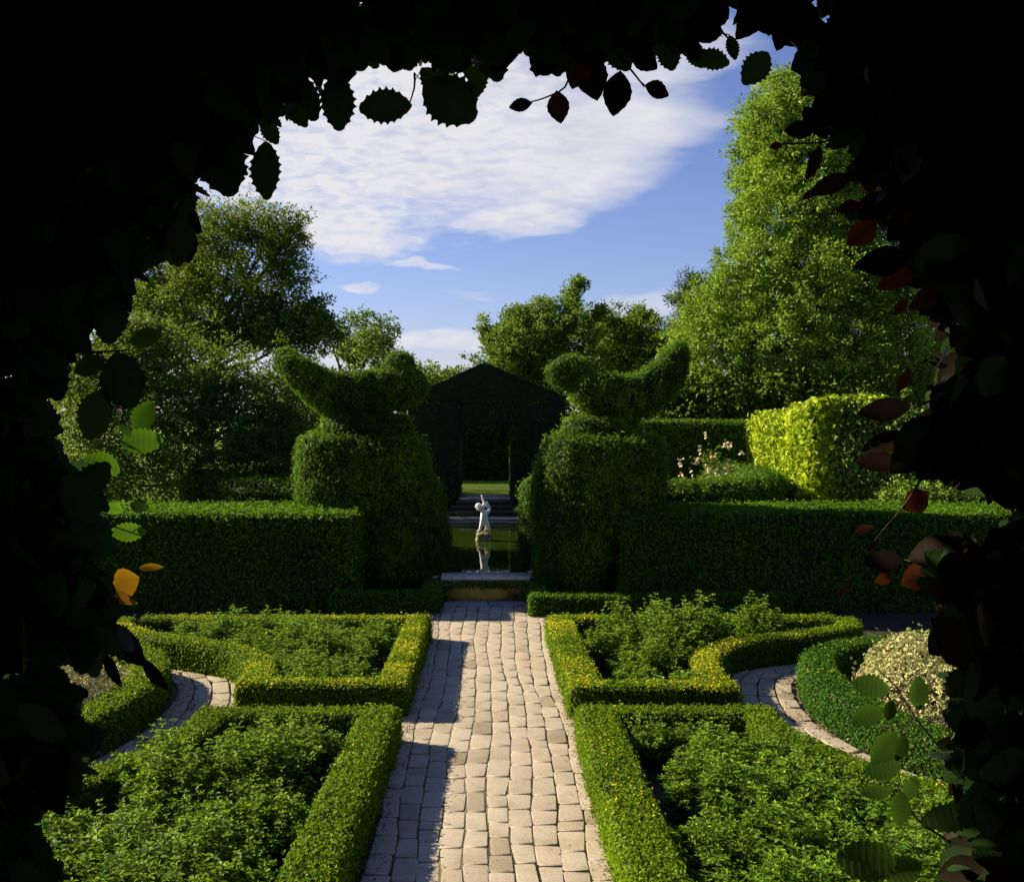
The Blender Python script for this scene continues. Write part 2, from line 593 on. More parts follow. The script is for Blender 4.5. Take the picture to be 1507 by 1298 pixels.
M['soil'] = rough_mat('soil', [(0.3, (0.035, 0.024, 0.014)), (0.7, (0.10, 0.07, 0.042))], 5, bump=0.9, bscale=60, dist=0.02)
M['meadow'] = rough_mat('rough_grass', [(0.3, (0.012, 0.022, 0.005)), (0.7, (0.03, 0.05, 0.01))], 3, bump=0.9, bscale=60, dist=0.05)
M['grass'] = rough_mat('lawn', [(0.3, (0.15, 0.25, 0.02)), (0.7, (0.26, 0.36, 0.035))], 3, bump=0.9, bscale=80, dist=0.03)
M['joint'] = rough_mat('sand_joint', [(0.35, (0.075, 0.058, 0.03)), (0.55, (0.20, 0.155, 0.09)), (0.75, (0.12, 0.115, 0.045))], 7, bump=0.7, bscale=70)


def sett_mat(name, cols):
    m, N, L = mat_nodes(name)
    out = N.new('ShaderNodeOutputMaterial')
    tc = N.new('ShaderNodeTexCoord')
    a = N.new('ShaderNodeAttribute')
    a.attribute_name = 'tint'
    base = ramp(N, L, a.outputs['Fac'], cols)

    def nz(s, d, r=0.6):
        n = N.new('ShaderNodeTexNoise')
        n.inputs['Scale'].default_value = s
        n.inputs['Detail'].default_value = d
        n.inputs['Roughness'].default_value = r
        L.new(tc.outputs['Object'], n.inputs['Vector'])
        return n.outputs['Fac']
    spots = ramp(N, L, nz(38, 5, 0.7), [(0.30, (0.62, 0.58, 0.52)), (0.48, (1, 1, 1)), (0.75, (1.10, 1.08, 1.04))])
    stain = ramp(N, L, nz(2.6, 5), [(0.32, (0.78, 0.76, 0.68)), (0.52, (1, 1, 1)), (0.8, (1.05, 1.02, 0.98))])
    cur = base
    for x in (spots, stain):
        mx = N.new('ShaderNodeMix')
        mx.data_type = 'RGBA'
        mx.blend_type = 'MULTIPLY'
        mx.inputs['Factor'].default_value = 0.85
        L.new(cur, mx.inputs['A'])
        L.new(x, mx.inputs['B'])
        cur = mx.outputs['Result']
    gd = N.new('ShaderNodeAttribute')
    gd.attribute_name = 'gold'
    mx = N.new('ShaderNodeMix')
    mx.data_type = 'RGBA'
    L.new(gd.outputs['Fac'], mx.inputs['Factor'])
    L.new(cur, mx.inputs['A'])
    mx.inputs['B'].default_value = (0.16, 0.12, 0.06, 1)
    p = N.new('ShaderNodeBsdfPrincipled')
    p.inputs['Roughness'].default_value = 0.88
    p.inputs['Specular IOR Level'].default_value = 0.2
    L.new(mx.outputs['Result'], p.inputs['Base Color'])
    b = N.new('ShaderNodeBump')
    b.inputs['Strength'].default_value = 0.5
    b.inputs['Distance'].default_value = 0.006
    L.new(nz(55, 6, 0.7), b.inputs['Height'])
    L.new(b.outputs[0], p.inputs['Normal'])
    L.new(p.outputs[0], out.inputs[0])
    return m


M['sett'] = sett_mat('stone_sett', [(0.0, (0.31, 0.255, 0.17)), (0.4, (0.42, 0.352, 0.252)), (0.75, (0.47, 0.40, 0.29)), (1.0, (0.48, 0.375, 0.275))])
M['slab'] = sett_mat('grey_slab', [(0.0, (0.28, 0.27, 0.25)), (1.0, (0.36, 0.35, 0.33))])
M['ochre'] = rough_mat('ochre_stone', [(0.28, (0.14, 0.08, 0.02)), (0.45, (0.55, 0.33, 0.06)), (0.6, (0.72, 0.46, 0.09)), (0.78, (0.35, 0.2, 0.04))], 3.2, bump=1.0, bscale=9, dist=0.03)
M['coping'] = rough_mat('pale_coping', [(0.3, (0.34, 0.28, 0.20)), (0.6, (0.66, 0.57, 0.45))], 6, bump=0.6)
M['step'] = rough_mat('grey_step', [(0.3, (0.04, 0.045, 0.022)), (0.7, (0.10, 0.095, 0.06))], 5, bump=0.6)
M['marble'] = rough_mat('white_marble', [(0.25, (0.66, 0.63, 0.57)), (0.45, (0.90, 0.88, 0.84))], 9, bump=0.3, rough=0.6)
M['mossy'] = rough_mat('mossy_stone', [(0.3, (0.09, 0.075, 0.03)), (0.5, (0.30, 0.26, 0.13)), (0.75, (0.45, 0.42, 0.30))], 9, bump=0.8)


def water_mat():
    m, N, L = mat_nodes('pond_water')
    out = N.new('ShaderNodeOutputMaterial')
    p = N.new('ShaderNodeBsdfPrincipled')
    p.inputs['Base Color'].default_value = (0.022, 0.040, 0.004, 1)
    p.inputs['Roughness'].default_value = 0.03
    p.inputs['IOR'].default_value = 1.33
    tc = N.new('ShaderNodeTexCoord')
    mp = N.new('ShaderNodeMapping')
    mp.inputs['Scale'].default_value = (1, 0.5, 1)
    L.new(tc.outputs['Object'], mp.inputs[0])
    n = N.new('ShaderNodeTexNoise')
    n.inputs['Scale'].default_value = 3.0
    n.inputs['Detail'].default_value = 2
    L.new(mp.outputs[0], n.inputs['Vector'])
    b = N.new('ShaderNodeBump')
    b.inputs['Strength'].default_value = 0.10
    b.inputs['Distance'].default_value = 0.02
    L.new(n.outputs['Fac'], b.inputs['Height'])
    L.new(b.outputs[0], p.inputs['Normal'])
    L.new(p.outputs[0], out.inputs[0])
    return m


M['water'] = water_mat()

# ------------------------------------------------------------------ the setting: ground, lawn, paths
g = G()
box(g, -400, 400, -200, 600, -1.0, 0.0)
# cut nothing: the pool stands above ground level
tag(g.build('ground', M['meadow']), 'dark rough grass round the garden', 'ground', kind='structure')
g = G()
box(g, -14, 14, 3.3, 23.1, -0.5, 0.004)
tag(g.build('garden_soil', M['soil']), 'dark garden soil under the beds and hedges', 'soil', kind='structure')
g = G()
box(g, -60, 60, 23.2, 34.6, 0.0, 0.02)
tag(g.build('pool_terrace', M['grass']), 'turf round the raised pool behind the hedges', 'terrace', kind='structure')
g = G()
box(g, -60, 60, 36.3, 160, 0.0, 0.95)
lawn = g.build('lawn', M['grass'])
tag(lawn, 'sunlit lawn seen through the hedge doorway', 'lawn', kind='structure')


def stone(g, quad, zt, inset=0.008, tint=0.5, gold=0.0, tilt=0.0007):
    """One worn sett from four plan corners (counter-clockwise)."""
    q = np.asarray(quad, float)
    c = q.mean(0)
    P = []
    for i in range(4):
        a, b, d = q[i - 1], q[i], q[(i + 1) % 4]
        k = random.uniform(0.04, 0.10)
        P.append(b + (a - b) * k * 0.6)
        P.append(b + (a - b) * 0.05 + (d - b) * 0.05)
        P.append(b + (d - b) * k * 0.6)
    P = np.array(P)
    tx, ty = random.gauss(0, tilt), random.gauss(0, tilt)
    rings = []
    for z, s in ((zt - 0.07, 1.0), (zt - 0.005, 1.0), (zt - 0.0015, 1 - 0.9 * inset / 0.2), (zt, 1 - 2.0 * inset / 0.2)):
        r = c + (P - c) * s
        zz = z + (r[:, 0] - c[0]) * tx / 0.1 + (r[:, 1] - c[1]) * ty / 0.2
        rings.append(np.column_stack([r, zz]))
    loft(g, rings, 0)
    n = len(g.v[-1])
    g.t[-1] = np.full(n, tint)
    g.g[-1] = np.full(n, gold)


def wob(c, y):
    return 0.034 * math.sin(y * 0.85 + c * 0.45) + 0.014 * math.sin(y * 2.1 + c * 1.3) + 0.006 * math.sin(y * 5.1 + c * 2.2)


g = G()
colx = [-1.05 + 0.2125 * i for i in range(11)]
for ci in range(10):
    y = 4.2 + random.random() * 0.4
    while y < 20.75:
        ln = random.uniform(0.40, 0.56) if y > 10 else random.uniform(0.34, 0.48)
        if random.random() < 0.06:
            ln *= 0.55
        y1 = min(y + ln, 20.8)
        gp = 0.0065
        if y1 - y < 0.12:
            break
        j = lambda: random.gauss(0, 0.006)
        xa, xb = colx[ci] + wob(ci, y), colx[ci + 1] + wob(ci + 1, y)
        xc, xd = colx[ci + 1] + wob(ci + 1, y1), colx[ci] + wob(ci, y1)
        if random.random() > 0.003:
            stone(g, [(xa + gp + j(), y + gp + j()), (xb - gp + j(), y + gp + j()), (xc - gp + j(), y1 - gp + j()), (xd + gp + j(), y1 - gp + j())],
                  0.054 + random.gauss(0, 0.0016), tint=min(1, max(0, random.gauss(0.55, 0.17))), gold=0.45 if random.random() < 0.035 else 0)
        y = y1
tag(g.build('main_path', M['sett']), 'straight path of worn pale stone setts leading to the pool', 'path', kind='structure')
g = G()
box(g, -1.12, 1.14, 3.5, 20.85, -0.2, 0.0465)
box(g, -3.9, 3.9, 12.4, 13.3, -0.2, 0.03)
tag(g.build('path_bed', M['joint']), 'sandy mossy joints between the path setts', 'path', kind='structure')
g = G()
x = -0.86
for wd in (0.86, 0.74, 0.22):
    stone(g, [(x, 20.8), (x + wd - 0.015, 20.8), (x + wd - 0.015, 21.28), (x, 21.28)], 0.062, 0.004, random.random(), tilt=0.001)
    x += wd
tag(g.build('slab_paving', M['slab']), 'pale grey flagstones at the foot of the pool wall', 'paving', kind='structure')

# curved side paths of setts round the two oval beds
RING_R = [(6.4, 16.35), (5.6, 16.15), (4.9, 15.75), (4.38, 15.1), (4.13, 14.2), (4.06, 13.3), (4.15, 12.4), (4.38, 11.6), (4.75, 10.9), (5.3, 10.4), (6.1, 10.1)]
RING_L = [(-x - 0.08, y - 0.1) for x, y in RING_R]


def curved_path(name, ring, sgn, label):
    c = smooth_curve(ring, 0.05)
    d = unit(np.gradient(c, axis=0))
    nx = np.stack([d[:, 1], -d[:, 0]], 1)
    if (nx[len(c) // 2, 0] * sgn) > 0:
        nx = -nx
    L_ = np.r_[0, np.cumsum(np.linalg.norm(np.diff(c, axis=0), axis=1))]
    g = G()

    def pt(s, o):
        return np.array([np.interp(s, L_, c[:, 0]) + np.interp(s, L_, nx[:, 0]) * o, np.interp(s, L_, c[:, 1]) + np.interp(s, L_, nx[:, 1]) * o])
    off = [0.12, 0.36, 0.60, 0.84, 1.06]
    for r in range(4):
        s = random.random() * 0.3
        while s < L_[-1] - 0.2:
            ln = random.uniform(0.30, 0.55)
            s1 = s + ln
            w0, w1 = off[r] + 0.012 * math.sin(s * 3 + r), off[r + 1] + 0.012 * math.sin(s * 3 + r + 1)
            q = [pt(s + .012, w0 + .012), pt(s1 - .012, w0 + .012), pt(s1 - .012, w1 - .012), pt(s + .012, w1 - .012)]
            ar = sum(q[i][0] * q[(i + 1) % 4][1] - q[(i + 1) % 4][0] * q[i][1] for i in range(4))
            if ar < 0:
                q = q[::-1]
            stone(g, q, 0.045 + random.gauss(0, 0.005), tint=min(1, max(0, random.gauss(0.42, 0.22))), tilt=0.0015)
            s = s1
    tag(g.build(name, M['sett']), label, 'path', kind='structure')
    g = G()
    rings = [np.array([[*pt(s, 0.05), 0.005], [*pt(s, 1.15), 0.005]]) for s in np.linspace(0, L_[-1], 80)]
    V = np.concatenate(rings)
    F_ = [(2 * i, 2 * i + 1, 2 * i + 3, 2 * i + 2) for i in range(79)]
    if sgn < 0:
        F_ = [f[::-1] for f in F_]
    g.add(V, F_)
    tag(g.build('path_joint', M['joint']), 'sandy bed of ' + label, 'path', kind='structure')


curved_path('side_path', RING_L, -1, 'curved sett path round the left oval bed')
curved_path('side_path', RING_R, 1, 'curved sett path round the right oval bed')

g = G()
n = 2200
ci_ = rng.integers(0, 11, n)
py = rng.uniform(6, 20.6, n)
px = np.array([colx[c] + wob(c, y) for c, y in zip(ci_, py)]) + rng.normal(0, 0.006, n)
k = vnoise(np.column_stack([px, py, py * 0]), 1.6, 5) > 0.05
px, py = px[k], py[k]
n = len(px)
add_leaves(g, np.column_stack([px, py, np.full(n, 0.056)]), rng.normal(0, 1, (n, 3)), rng.uniform(0.010, 0.028, n), 0.35, 1.5, mat=0)
tag(g.build('joint_moss', M['ivy']), 'tufts of moss and small weeds in the path joints', 'moss', kind='stuff')

# leaf litter on the path edges and soil
g = G()
n = 2600
side = rng.random(n) < 0.5
px = np.where(side, -1.03 + np.abs(rng.normal(0, 0.10, n)), 1.03 - np.abs(rng.normal(0, 0.07, n)))
py = rng.uniform(5, 20.5, n)
add_leaves(g, np.column_stack([px, py, np.full(n, 0.062) + rng.random(n) * 0.01]), np.array([0, 0, 1]) + rng.normal(0, 0.35, (n, 3)),
           rng.uniform(0.012, 0.035, n), 0.5, 0, mat=0)
for ring, s in ((RING_L, -1), (RING_R, 1)):
    c = smooth_curve(ring, 0.05)
    k = rng.integers(0, len(c), 900)
    q = c[k] + rng.normal(0, 0.16, (900, 2)) - np.array([s * 0.22, 0])
    add_leaves(g, np.column_stack([q, np.full(900, 0.06)]), np.array([0, 0, 1]) + rng.normal(0, 0.35, (900, 3)), rng.uniform(0.015, 0.045, 900), 0.5, 0, mat=0)
k = 500
add_leaves(g, np.column_stack([rng.uniform(-1, 1, k), rng.uniform(5, 20.5, k), np.full(k, 0.058)]), np.array([0, 0, 1]) + rng.normal(0, 0.3, (k, 3)), rng.uniform(0.008, 0.028, k), 0.45, 0, mat=0)
tag(g.build('leaf_litter', M['litter']), 'dry clippings and fallen leaves along the path edges', 'leaf litter', kind='stuff')

# ------------------------------------------------------------------ hedges
def leafy(g, density, size, asp=0.6, push=0.02, jit=0.75, up=0.6, gold_fn=None, mat=1, tintn=0.35, six=False, zfloor=None, clump=0):
    p, n = sample(g, density)
    if zfloor is not None:
        k = p[:, 2] > zfloor
        p, n = p[k], n[k]
    N_ = len(p)
    nn = n + rng.normal(0, jit, (N_, 3))
    # lift a few shoots
    shoots = (rng.random(N_) < 0.12)
    p = p + n * (rng.random(N_)[:, None] * push + shoots[:, None] * rng.random(N_)[:, None] * push * 1.6)
    if clump:
        cn = vnoise(p, 5.5, 21)
        p = p + n * (cn * clump)[:, None]
    tint = np.clip((clump > 0) * 0.22 * (cn if clump else 0) + rng.random(N_) * (1 - tintn) + tintn * (0.5 + 0.9 * vnoise(p, 1.1, 3)), 0, 1)
    gold = 0.0 if gold_fn is None else gold_fn(p, n)
    add_leaves(g, p, nn, size * rng.uniform(0.7, 1.25, N_), asp, up, mat, tint, gold, six=six)


def gold_tips(z1, amt, edge_only=True):
    def f(p, n):
        top = np.clip((p[:, 2] - (z1 - 0.10)) / 0.08, 0, 1)
        nz = vnoise(p, 2.6, 9) * 0.8 + vnoise(p, 0.8, 11) * 0.8
        pr = np.clip(amt * (0.40 + nz) * 1.3, 0, 0.95) * top
        return (rng.random(len(p)) < pr) * rng.uniform(0.35, 1.0, len(p))
    return f


HB = 0.45


def edge_hedge(name, arms, label, gold=0.25, z1=HB, dens=3700, size=0.036, group='clipped box edging hedges', m='box', open_base=0):
    g = G()
    for i, (line, w) in enumerate(arms):
        sweep(g, line, w, 0.0 if not open_base else 0.0, z1 - 0.02, 0.012, seed=i * 3 + len(label))
    leafy(g, dens, size, gold_fn=gold_tips(z1, gold), push=0.03, jit=0.85)
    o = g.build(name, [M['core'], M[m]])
    return tag(o, label, 'hedge', group)


L2 = lambda a, b: resample([a, b], 0.14)
# far-left bed
edge_hedge('box_hedge', [
    (L2((-5.6, 17.66), (-0.97, 17.66)), 0.36),
    (L2((-1.14, 17.84), (-1.20, 13.36)), 0.34),
    (L2((-3.1, 13.53), (-1.02, 13.53)), 0.36),
    (smooth_curve([(-2.92, 13.40), (-2.98, 14.3), (-3.22, 14.95), (-3.65, 15.45), (-4.3, 15.85), (-5.0, 16.25), (-5.75, 16.98), (-5.9, 17.6)]), 0.36),
], 'gold-tipped box hedge framing the bed left of the path, nearest the pool', gold=0.62)
# far-right bed
edge_hedge('box_hedge', [
    (L2((0.97, 17.66), (5.6, 17.66)), 0.36),
    (L2((1.16, 17.84), (1.20, 13.2)), 0.38),
    (L2((1.04, 13.38), (3.05, 13.38)), 0.36),
    (smooth_curve([(2.87, 13.22), (2.88, 14.4), (3.05, 15.05), (3.4, 15.65), (4.0, 16.1), (4.85, 16.5), (5.6, 17.0), (5.8, 17.6)]), 0.34),
], 'gold-tipped box hedge framing the bed right of the path, nearest the pool', gold=0.62)
# near-left bed
edge_hedge('box_hedge', [
    (L2((-1.22, 12.36), (-1.38, 5.8)), 0.40),
    (L2((-3.25, 12.18), (-1.04, 12.18)), 0.36),
    (smooth_curve([(-3.06, 12.34), (-3.10, 11.7), (-3.18, 11.2), (-3.34, 10.7), (-3.62, 10.2), (-4.0, 9.6), (-4.7, 8.9), (-5.6, 8.5)]), 0.34),
    (L2((-5.6, 8.5), (-5.6, 6.0)), 0.34),
    (L2((-5.7, 6.0), (-1.2, 6.0)), 0.34),
], 'green box hedge framing the bed left of the path, nearest the camera', gold=0.10, dens=4300, size=0.034)
# near-right bed
edge_hedge('box_hedge', [
    (L2((1.22, 12.42), (1.24, 5.8)), 0.42),
    (L2((1.04, 12.24), (3.2, 12.24)), 0.36),
    (smooth_curve([(3.02, 12.4), (3.04, 11.8), (3.12, 11.3), (3.28, 10.85), (3.55, 10.3), (4.0, 9.7), (4.7, 9.0), (5.6, 8.6)]), 0.34),
    (L2((5.6, 8.6), (5.6, 6.0)), 0.34),
    (L2((5.7, 6.0), (1.2, 6.0)), 0.34),
], 'green box hedge framing the bed right of the path, nearest the camera', gold=0.12, dens=4300, size=0.034)


# oval bed hedges
def ring_center(ring, off, s):
    c = smooth_curve(ring, 0.12)
    d = unit(np.gradient(c, axis=0))
    nx = np.stack([d[:, 1], -d[:, 0]], 1)
    if nx[len(c) // 2, 0] * s < 0:
        nx = -nx
    return c + nx * off


for ring, s, lab in ((RING_L, -1, 'curved box hedge round the oval bed at the left'), (RING_R, 1, 'curved box hedge round the oval bed at the right')):
    a = ring_center(ring, 0.20, s)
    b = np.array([(s * 6.2, ring[-1][1]), (s * 9.2, 10.2), (s * 9.8, 13), (s * 9.2, 16.0), (s * 6.3, ring[0][1])])
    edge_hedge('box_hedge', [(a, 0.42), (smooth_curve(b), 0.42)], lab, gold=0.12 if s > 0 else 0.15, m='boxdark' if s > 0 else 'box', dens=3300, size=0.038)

# low hedges before the topiaries
edge_hedge('low_hedge', [(L2((-2.9, 20.25), (-0.98, 20.25)), 0.5), (L2((-1.08, 20.0), (-1.12, 22.3)), 0.30)],
           'low shaded box hedge in front of the left topiary bird', gold=0, z1=0.40, dens=2200, size=0.05, m='tall')
edge_hedge('low_hedge', [(L2((0.78, 19.95), (5.5, 19.95)), 0.5), (L2((0.92, 19.75), (0.98, 22.3)), 0.34)],
           'low sunlit box hedge in front of the right topiary bird', gold=0.03, z1=0.42, dens=2200, size=0.05, m='tall')


def tall_hedge(name, x0, x1, y0, y1, z1, label, m='tall', dens=900, size=0.075, cat='hedge', z0=0.0, push=0.05, asp=0.6, wobb=0.04, six=False, group=None, jit=0.8, goldf=None):
    g = G()
    sweep(g, resample([(x0, (y0 + y1) / 2), (x1, (y0 + y1) / 2)], 0.3), y1 - y0, z0, z1, wobb, rnd=0.07, seed=int(abs(x0) * 3))
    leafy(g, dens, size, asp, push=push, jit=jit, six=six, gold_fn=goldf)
    return tag(g.build(name, [M['core'], M[m]]), label, cat, group)


tall_hedge('tall_hedge', -12.5, -2.55, 20.5, 22.95, 1.80, 'long flat-topped clipped hedge left of the topiary, sunlit top', dens=1150, size=0.068)
tall_hedge('tall_hedge', 2.55, 13.5, 20.45, 22.9, 1.80, 'long flat-topped clipped hedge right of the topiary, sunlit top', dens=1150, size=0.068)
# yew hedges curving round the near side of the pool
def pool_flank(x0, x1, lab):
    g = G()
    sweep(g, smooth_curve([(x0, 25.2), (x0 * 1.05, 23.9), (x1 * 0.8, 23.6), (x1 * 1.05, 24.6), (x1 * 1.2, 26.0), (x1 * 1.28, 29.0), (x1 * 1.1, 32.0)], 0.3), 1.1, 0, 2.2, 0.06, rnd=0.2)
    leafy(g, 800, 0.10, 0.3, push=0.07, clump=0.05)
    tag(g.build('yew_hedge', [M['core'], M['yew']]), lab, 'hedge')


pool_flank(-1.75, -5.6, 'dark yew hedge curving behind the left topiary round the pool')
pool_flank(1.42, 5.4, 'dark yew hedge curving behind the right topiary round the pool')

# far yew wall and golden hedge on the right
tall_hedge('yew_wall', 3.2, 8.6, 31.0, 32.4, 3.42, 'straight clipped yew wall beyond the right topiary', m='yew', dens=900, size=0.085, asp=0.45,
           goldf=lambda p, n: (rng.random(len(p)) < 0.6) * rng.random(len(p)) * 0.9)
g = G()
sweep(g, smooth_curve([(8.35, 31.2), (8.5, 29.5), (8.55, 27.5), (8.55, 25.4)], 0.25), 1.9, 0, 3.5, 0.12, rnd=0.15, seed=4)
V_ = g.v[0]
V_[:, 2] += np.where(V_[:, 2] > 3.2, (31.2 - V_[:, 1]) * 0.075, 0)
leafy(g, 420, 0.15, 0.75, push=0.09, jit=0.6, six=True, up=-0.2)
tag(g.build('golden_hedge', [M['core'], M['beechgold']]), 'bright yellow-green broad-leaved hedge glowing in the sun', 'hedge')
g = G()
sweep(g, smooth_curve([(8.35, 26.1), (9.9, 25.3), (11.8, 24.3), (13.8, 23.6)], 0.25), 1.5, 0, 3.85, 0.16, rnd=0.2, seed=8)
V_ = g.v[0]
V_[:, 2] -= np.where(V_[:, 2] > 2.0, np.clip(V_[:, 0] - 9.0, 0, 3) * 0.3, 0)
leafy(g, 620, 0.12, 0.6, push=0.14, jit=1.1, gold_fn=lambda p, n: (rng.random(len(p)) < 0.10) * rng.random(len(p)))
tag(g.build('mixed_hedge', [M['core'], M['mixed']]), 'tangled mixed hedge beside the bright yellow-green hedge', 'hedge')

# ------------------------------------------------------------------ topiary birds
def sq_ring(cx, cy, z, rx, ry, e=3.0, k=40):
    a = np.linspace(0, 2 * math.pi, k, endpoint=False)
    c, s = np.cos(a), np.sin(a)
    r = (np.abs(c) ** e + np.abs(s) ** e) ** (-1 / e)
    return np.column_stack([cx + rx * r * c, cy + ry * r * s, np.full(k, z)])


def refine_loft(g, keys, step=0.12, e=3.0, seed=0, wob_=0.05):
    """keys: (z, cx, cy, rx, ry)"""
    K = np.array(keys, float)
    rings = []
    zs = np.arange(K[0, 0], K[-1, 0], step).tolist() + [K[-1, 0]]
    for z in zs:
        v = [np.interp(z, K[:, 0], K[:, i]) for i in range(1, 5)]
        rings.append(sq_ring(v[0], v[1], z, v[2], v[3], e))
    R = np.concatenate(rings)
    o = vnoise(R, 1.2, seed) * wob_ + vnoise(R, 3.1, seed + 2) * wob_ * 0.6
    k = 40
    c = np.repeat([[r[:, 0].mean(), r[:, 1].mean()] for r in rings], k, axis=0)
    d = unit(R[:, :2] - c)
    R[:, :2] += d * o[:, None]
    last = rings[-1]
    rr = [R[i * k:(i + 1) * k] for i in range(len(rings))]
    cc = last.mean(0)
    rr.append(cc + (rr[-1] - cc) * np.array([0.6, 0.6, 1]) + [0, 0, 0.02])
    rr.append(cc + (rr[-1] - cc) * np.array([0.1, 0.1, 1]) + [0, 0, 0.02])
    loft(g, rr)


def body(g, path, k=20):
    """path: (x, z, ry, rn) ; rings perpendicular to the path in the XZ plane"""
    P = np.array(path, float)
    s = np.r_[0, np.cumsum(np.linalg.norm(np.diff(P[:, :2], axis=0), axis=1))]
    q = np.linspace(0, s[-1], int(s[-1] / 0.1) + 2)
    P = np.stack([np.interp(q, s, P[:, i]) for i in range(5)], 1)
    d = unit(np.gradient(P[:, :2], axis=0))
    a = np.linspace(0, 2 * math.pi, k, endpoint=False)
    rings = []
    for i in range(len(P)):
        nx = np.array([-d[i, 1], 0, d[i, 0]])
        rings.append(np.array([P[i, 0], P[i, 4], P[i, 1]]) + np.cos(a)[:, None] * np.array([0, P[i, 2], 0]) + np.sin(a)[:, None] * nx * P[i, 3])
    R = np.concatenate(rings)
    c = np.repeat([r.mean(0) for r in rings], k, axis=0)
    R += unit(R - c) * (vnoise(R, 2.2, 5) * 0.06)[:, None]
    loft(g, [R[i * k:(i + 1) * k] for i in range(len(rings))])


def slab(g, poly, half, cy):
    """clipped figure: an outline with real thickness and rounded shoulders"""
    P = resample([(px(a), pz(b)) for a, b in poly], 0.09, closed=True)
    c = P.mean(0)
    d_ = unit(np.gradient(P, axis=0))
    nn_ = np.stack([d_[:, 1], -d_[:, 0]], 1)
    ar_ = np.sum(P[:, 0] * np.roll(P[:, 1], -1) - np.roll(P[:, 0], -1) * P[:, 1])
    P = P - nn_ * (0.04 if ar_ > 0 else -0.04)     # leaves grow out to the clipped line
    rings = []
    for y, k in ((-1.0, 0.02), (-1.0, 0.4), (-0.97, 0.72), (-0.84, 0.88), (-0.6, 0.97), (-0.3, 1.0), (0, 1.0), (0.3, 1.0), (0.6, 0.97), (0.84, 0.88), (0.97, 0.72), (1.0, 0.4), (1.0, 0.02)):
        q = c + (P - c) * k
        rings.append(np.column_stack([q[:, 0], np.full(len(q), cy + y * half), q[:, 1]]))
    V = np.concatenate(rings)
    V[:, 2] += vnoise(V, 2.5, 6) * 0.04
    V[:, 1] += vnoise(V, 2.0, 8) * 0.05
    n_ = len(P)
    loft(g, [V[i * n_:(i + 1) * n_] for i in range(len(rings))])


def topiary(label, blockkeys, tierkeys, neckkeys, birdpath, headpath, base, seed, sy):
    root = empty('topiary_bird', base)
    ym = lambda g_: g_

    def fin(g_, name, dens=1050, size=0.085, push=0.07):
        for i in range(len(g_.v)):
            g_.v[i] = g_.v[i] - np.array(base)
        leafy(g_, dens * 1.45, size * 1.12, 0.24, push=push, jit=0.85, up=1.2, tintn=0.45, clump=0.05)
        return g_.build(name, [M['core'], M['yew']], root)
    g_ = G()
    refine_loft(g_, blockkeys, e=3.6, seed=seed, wob_=0.07)
    fin(g_, 'yew_block', 1300)
    g_ = G()
    refine_loft(g_, tierkeys, 0.08, e=2.4, seed=seed + 1, wob_=0.04)
    fin(g_, 'yew_tier', 1300)
    g_ = G()
    refine_loft(g_, neckkeys, 0.08, e=2.0, seed=seed + 1, wob_=0.03)
    slab(g_, birdpath, 0.62, base[1])
    fin(g_, 'bird_body', 1500, 0.08, 0.05)
    g_ = G()
    slab(g_, headpath, 0.36, base[1])
    fin(g_, 'bird_head', 1500, 0.075, 0.05)
    g_ = G()
    for a in range(3):
        x = 0.5 * (a - 1) * 0.9
        tube(g_, [(x, -0.6, -0.05), (x + 0.05, -0.55, 0.3), (x * 0.7, -0.4, 0.75)], [0.05, 0.04, 0.03], 0)
    g_.build('trunk', M['bark'], root)
    tag(root, label, 'topiary', 'yew topiary birds flanking the path')


TY = 23.0
px = lambda p: (p - HX) * TY / F
pz = lambda p: EYE - (p - HY) * TY / F


def blk(rows):
    """rows: (y_px, x_left_px, x_right_px, depth) -> loft keys, bottom first"""
    return [(max(0.14, pz(y)), px((a + b) / 2), TY, (b - a) / 2 * TY / F, d) for y, a, b, d in rows]


topiary('left topiary yew bird with its tail raised to the left, on a clipped block',
        blk([(852, 532, 655, 0.85), (835, 512, 659, 1.0), (800, 486, 656, 1.12), (760, 462, 650, 1.2), (720, 442, 640, 1.22), (690, 440, 630, 1.2), (665, 444, 624, 1.18), (652, 449, 618, 1.12), (644, 456, 612, 1.05)]),
        [(3.18, px(541), TY, 0.80, 0.7), (3.3, px(541), TY, 0.92, 0.8), (3.5, px(541), TY, 0.94, 0.82), (3.60, px(541), TY, 0.85, 0.7)],
        [(3.5, px(520), TY, 0.45, 0.4), (3.95, px(525), TY, 0.5, 0.45)],
        [(406, 524), (413, 517), (426, 517), (442, 526), (464, 538), (490, 549), (525, 551), (560, 546), (600, 543), (620, 550), (631, 562), (632, 578), (620, 591), (600, 600), (560, 608),
         (500, 609), (472, 609), (460, 597), (444, 582), (424, 558), (410, 540)],
        [(558, 556), (565, 536), (573, 523), (584, 517), (600, 519), (609, 529), (612, 556)],
        (px(585), TY, 0), 3, -1)
TY = 21.9
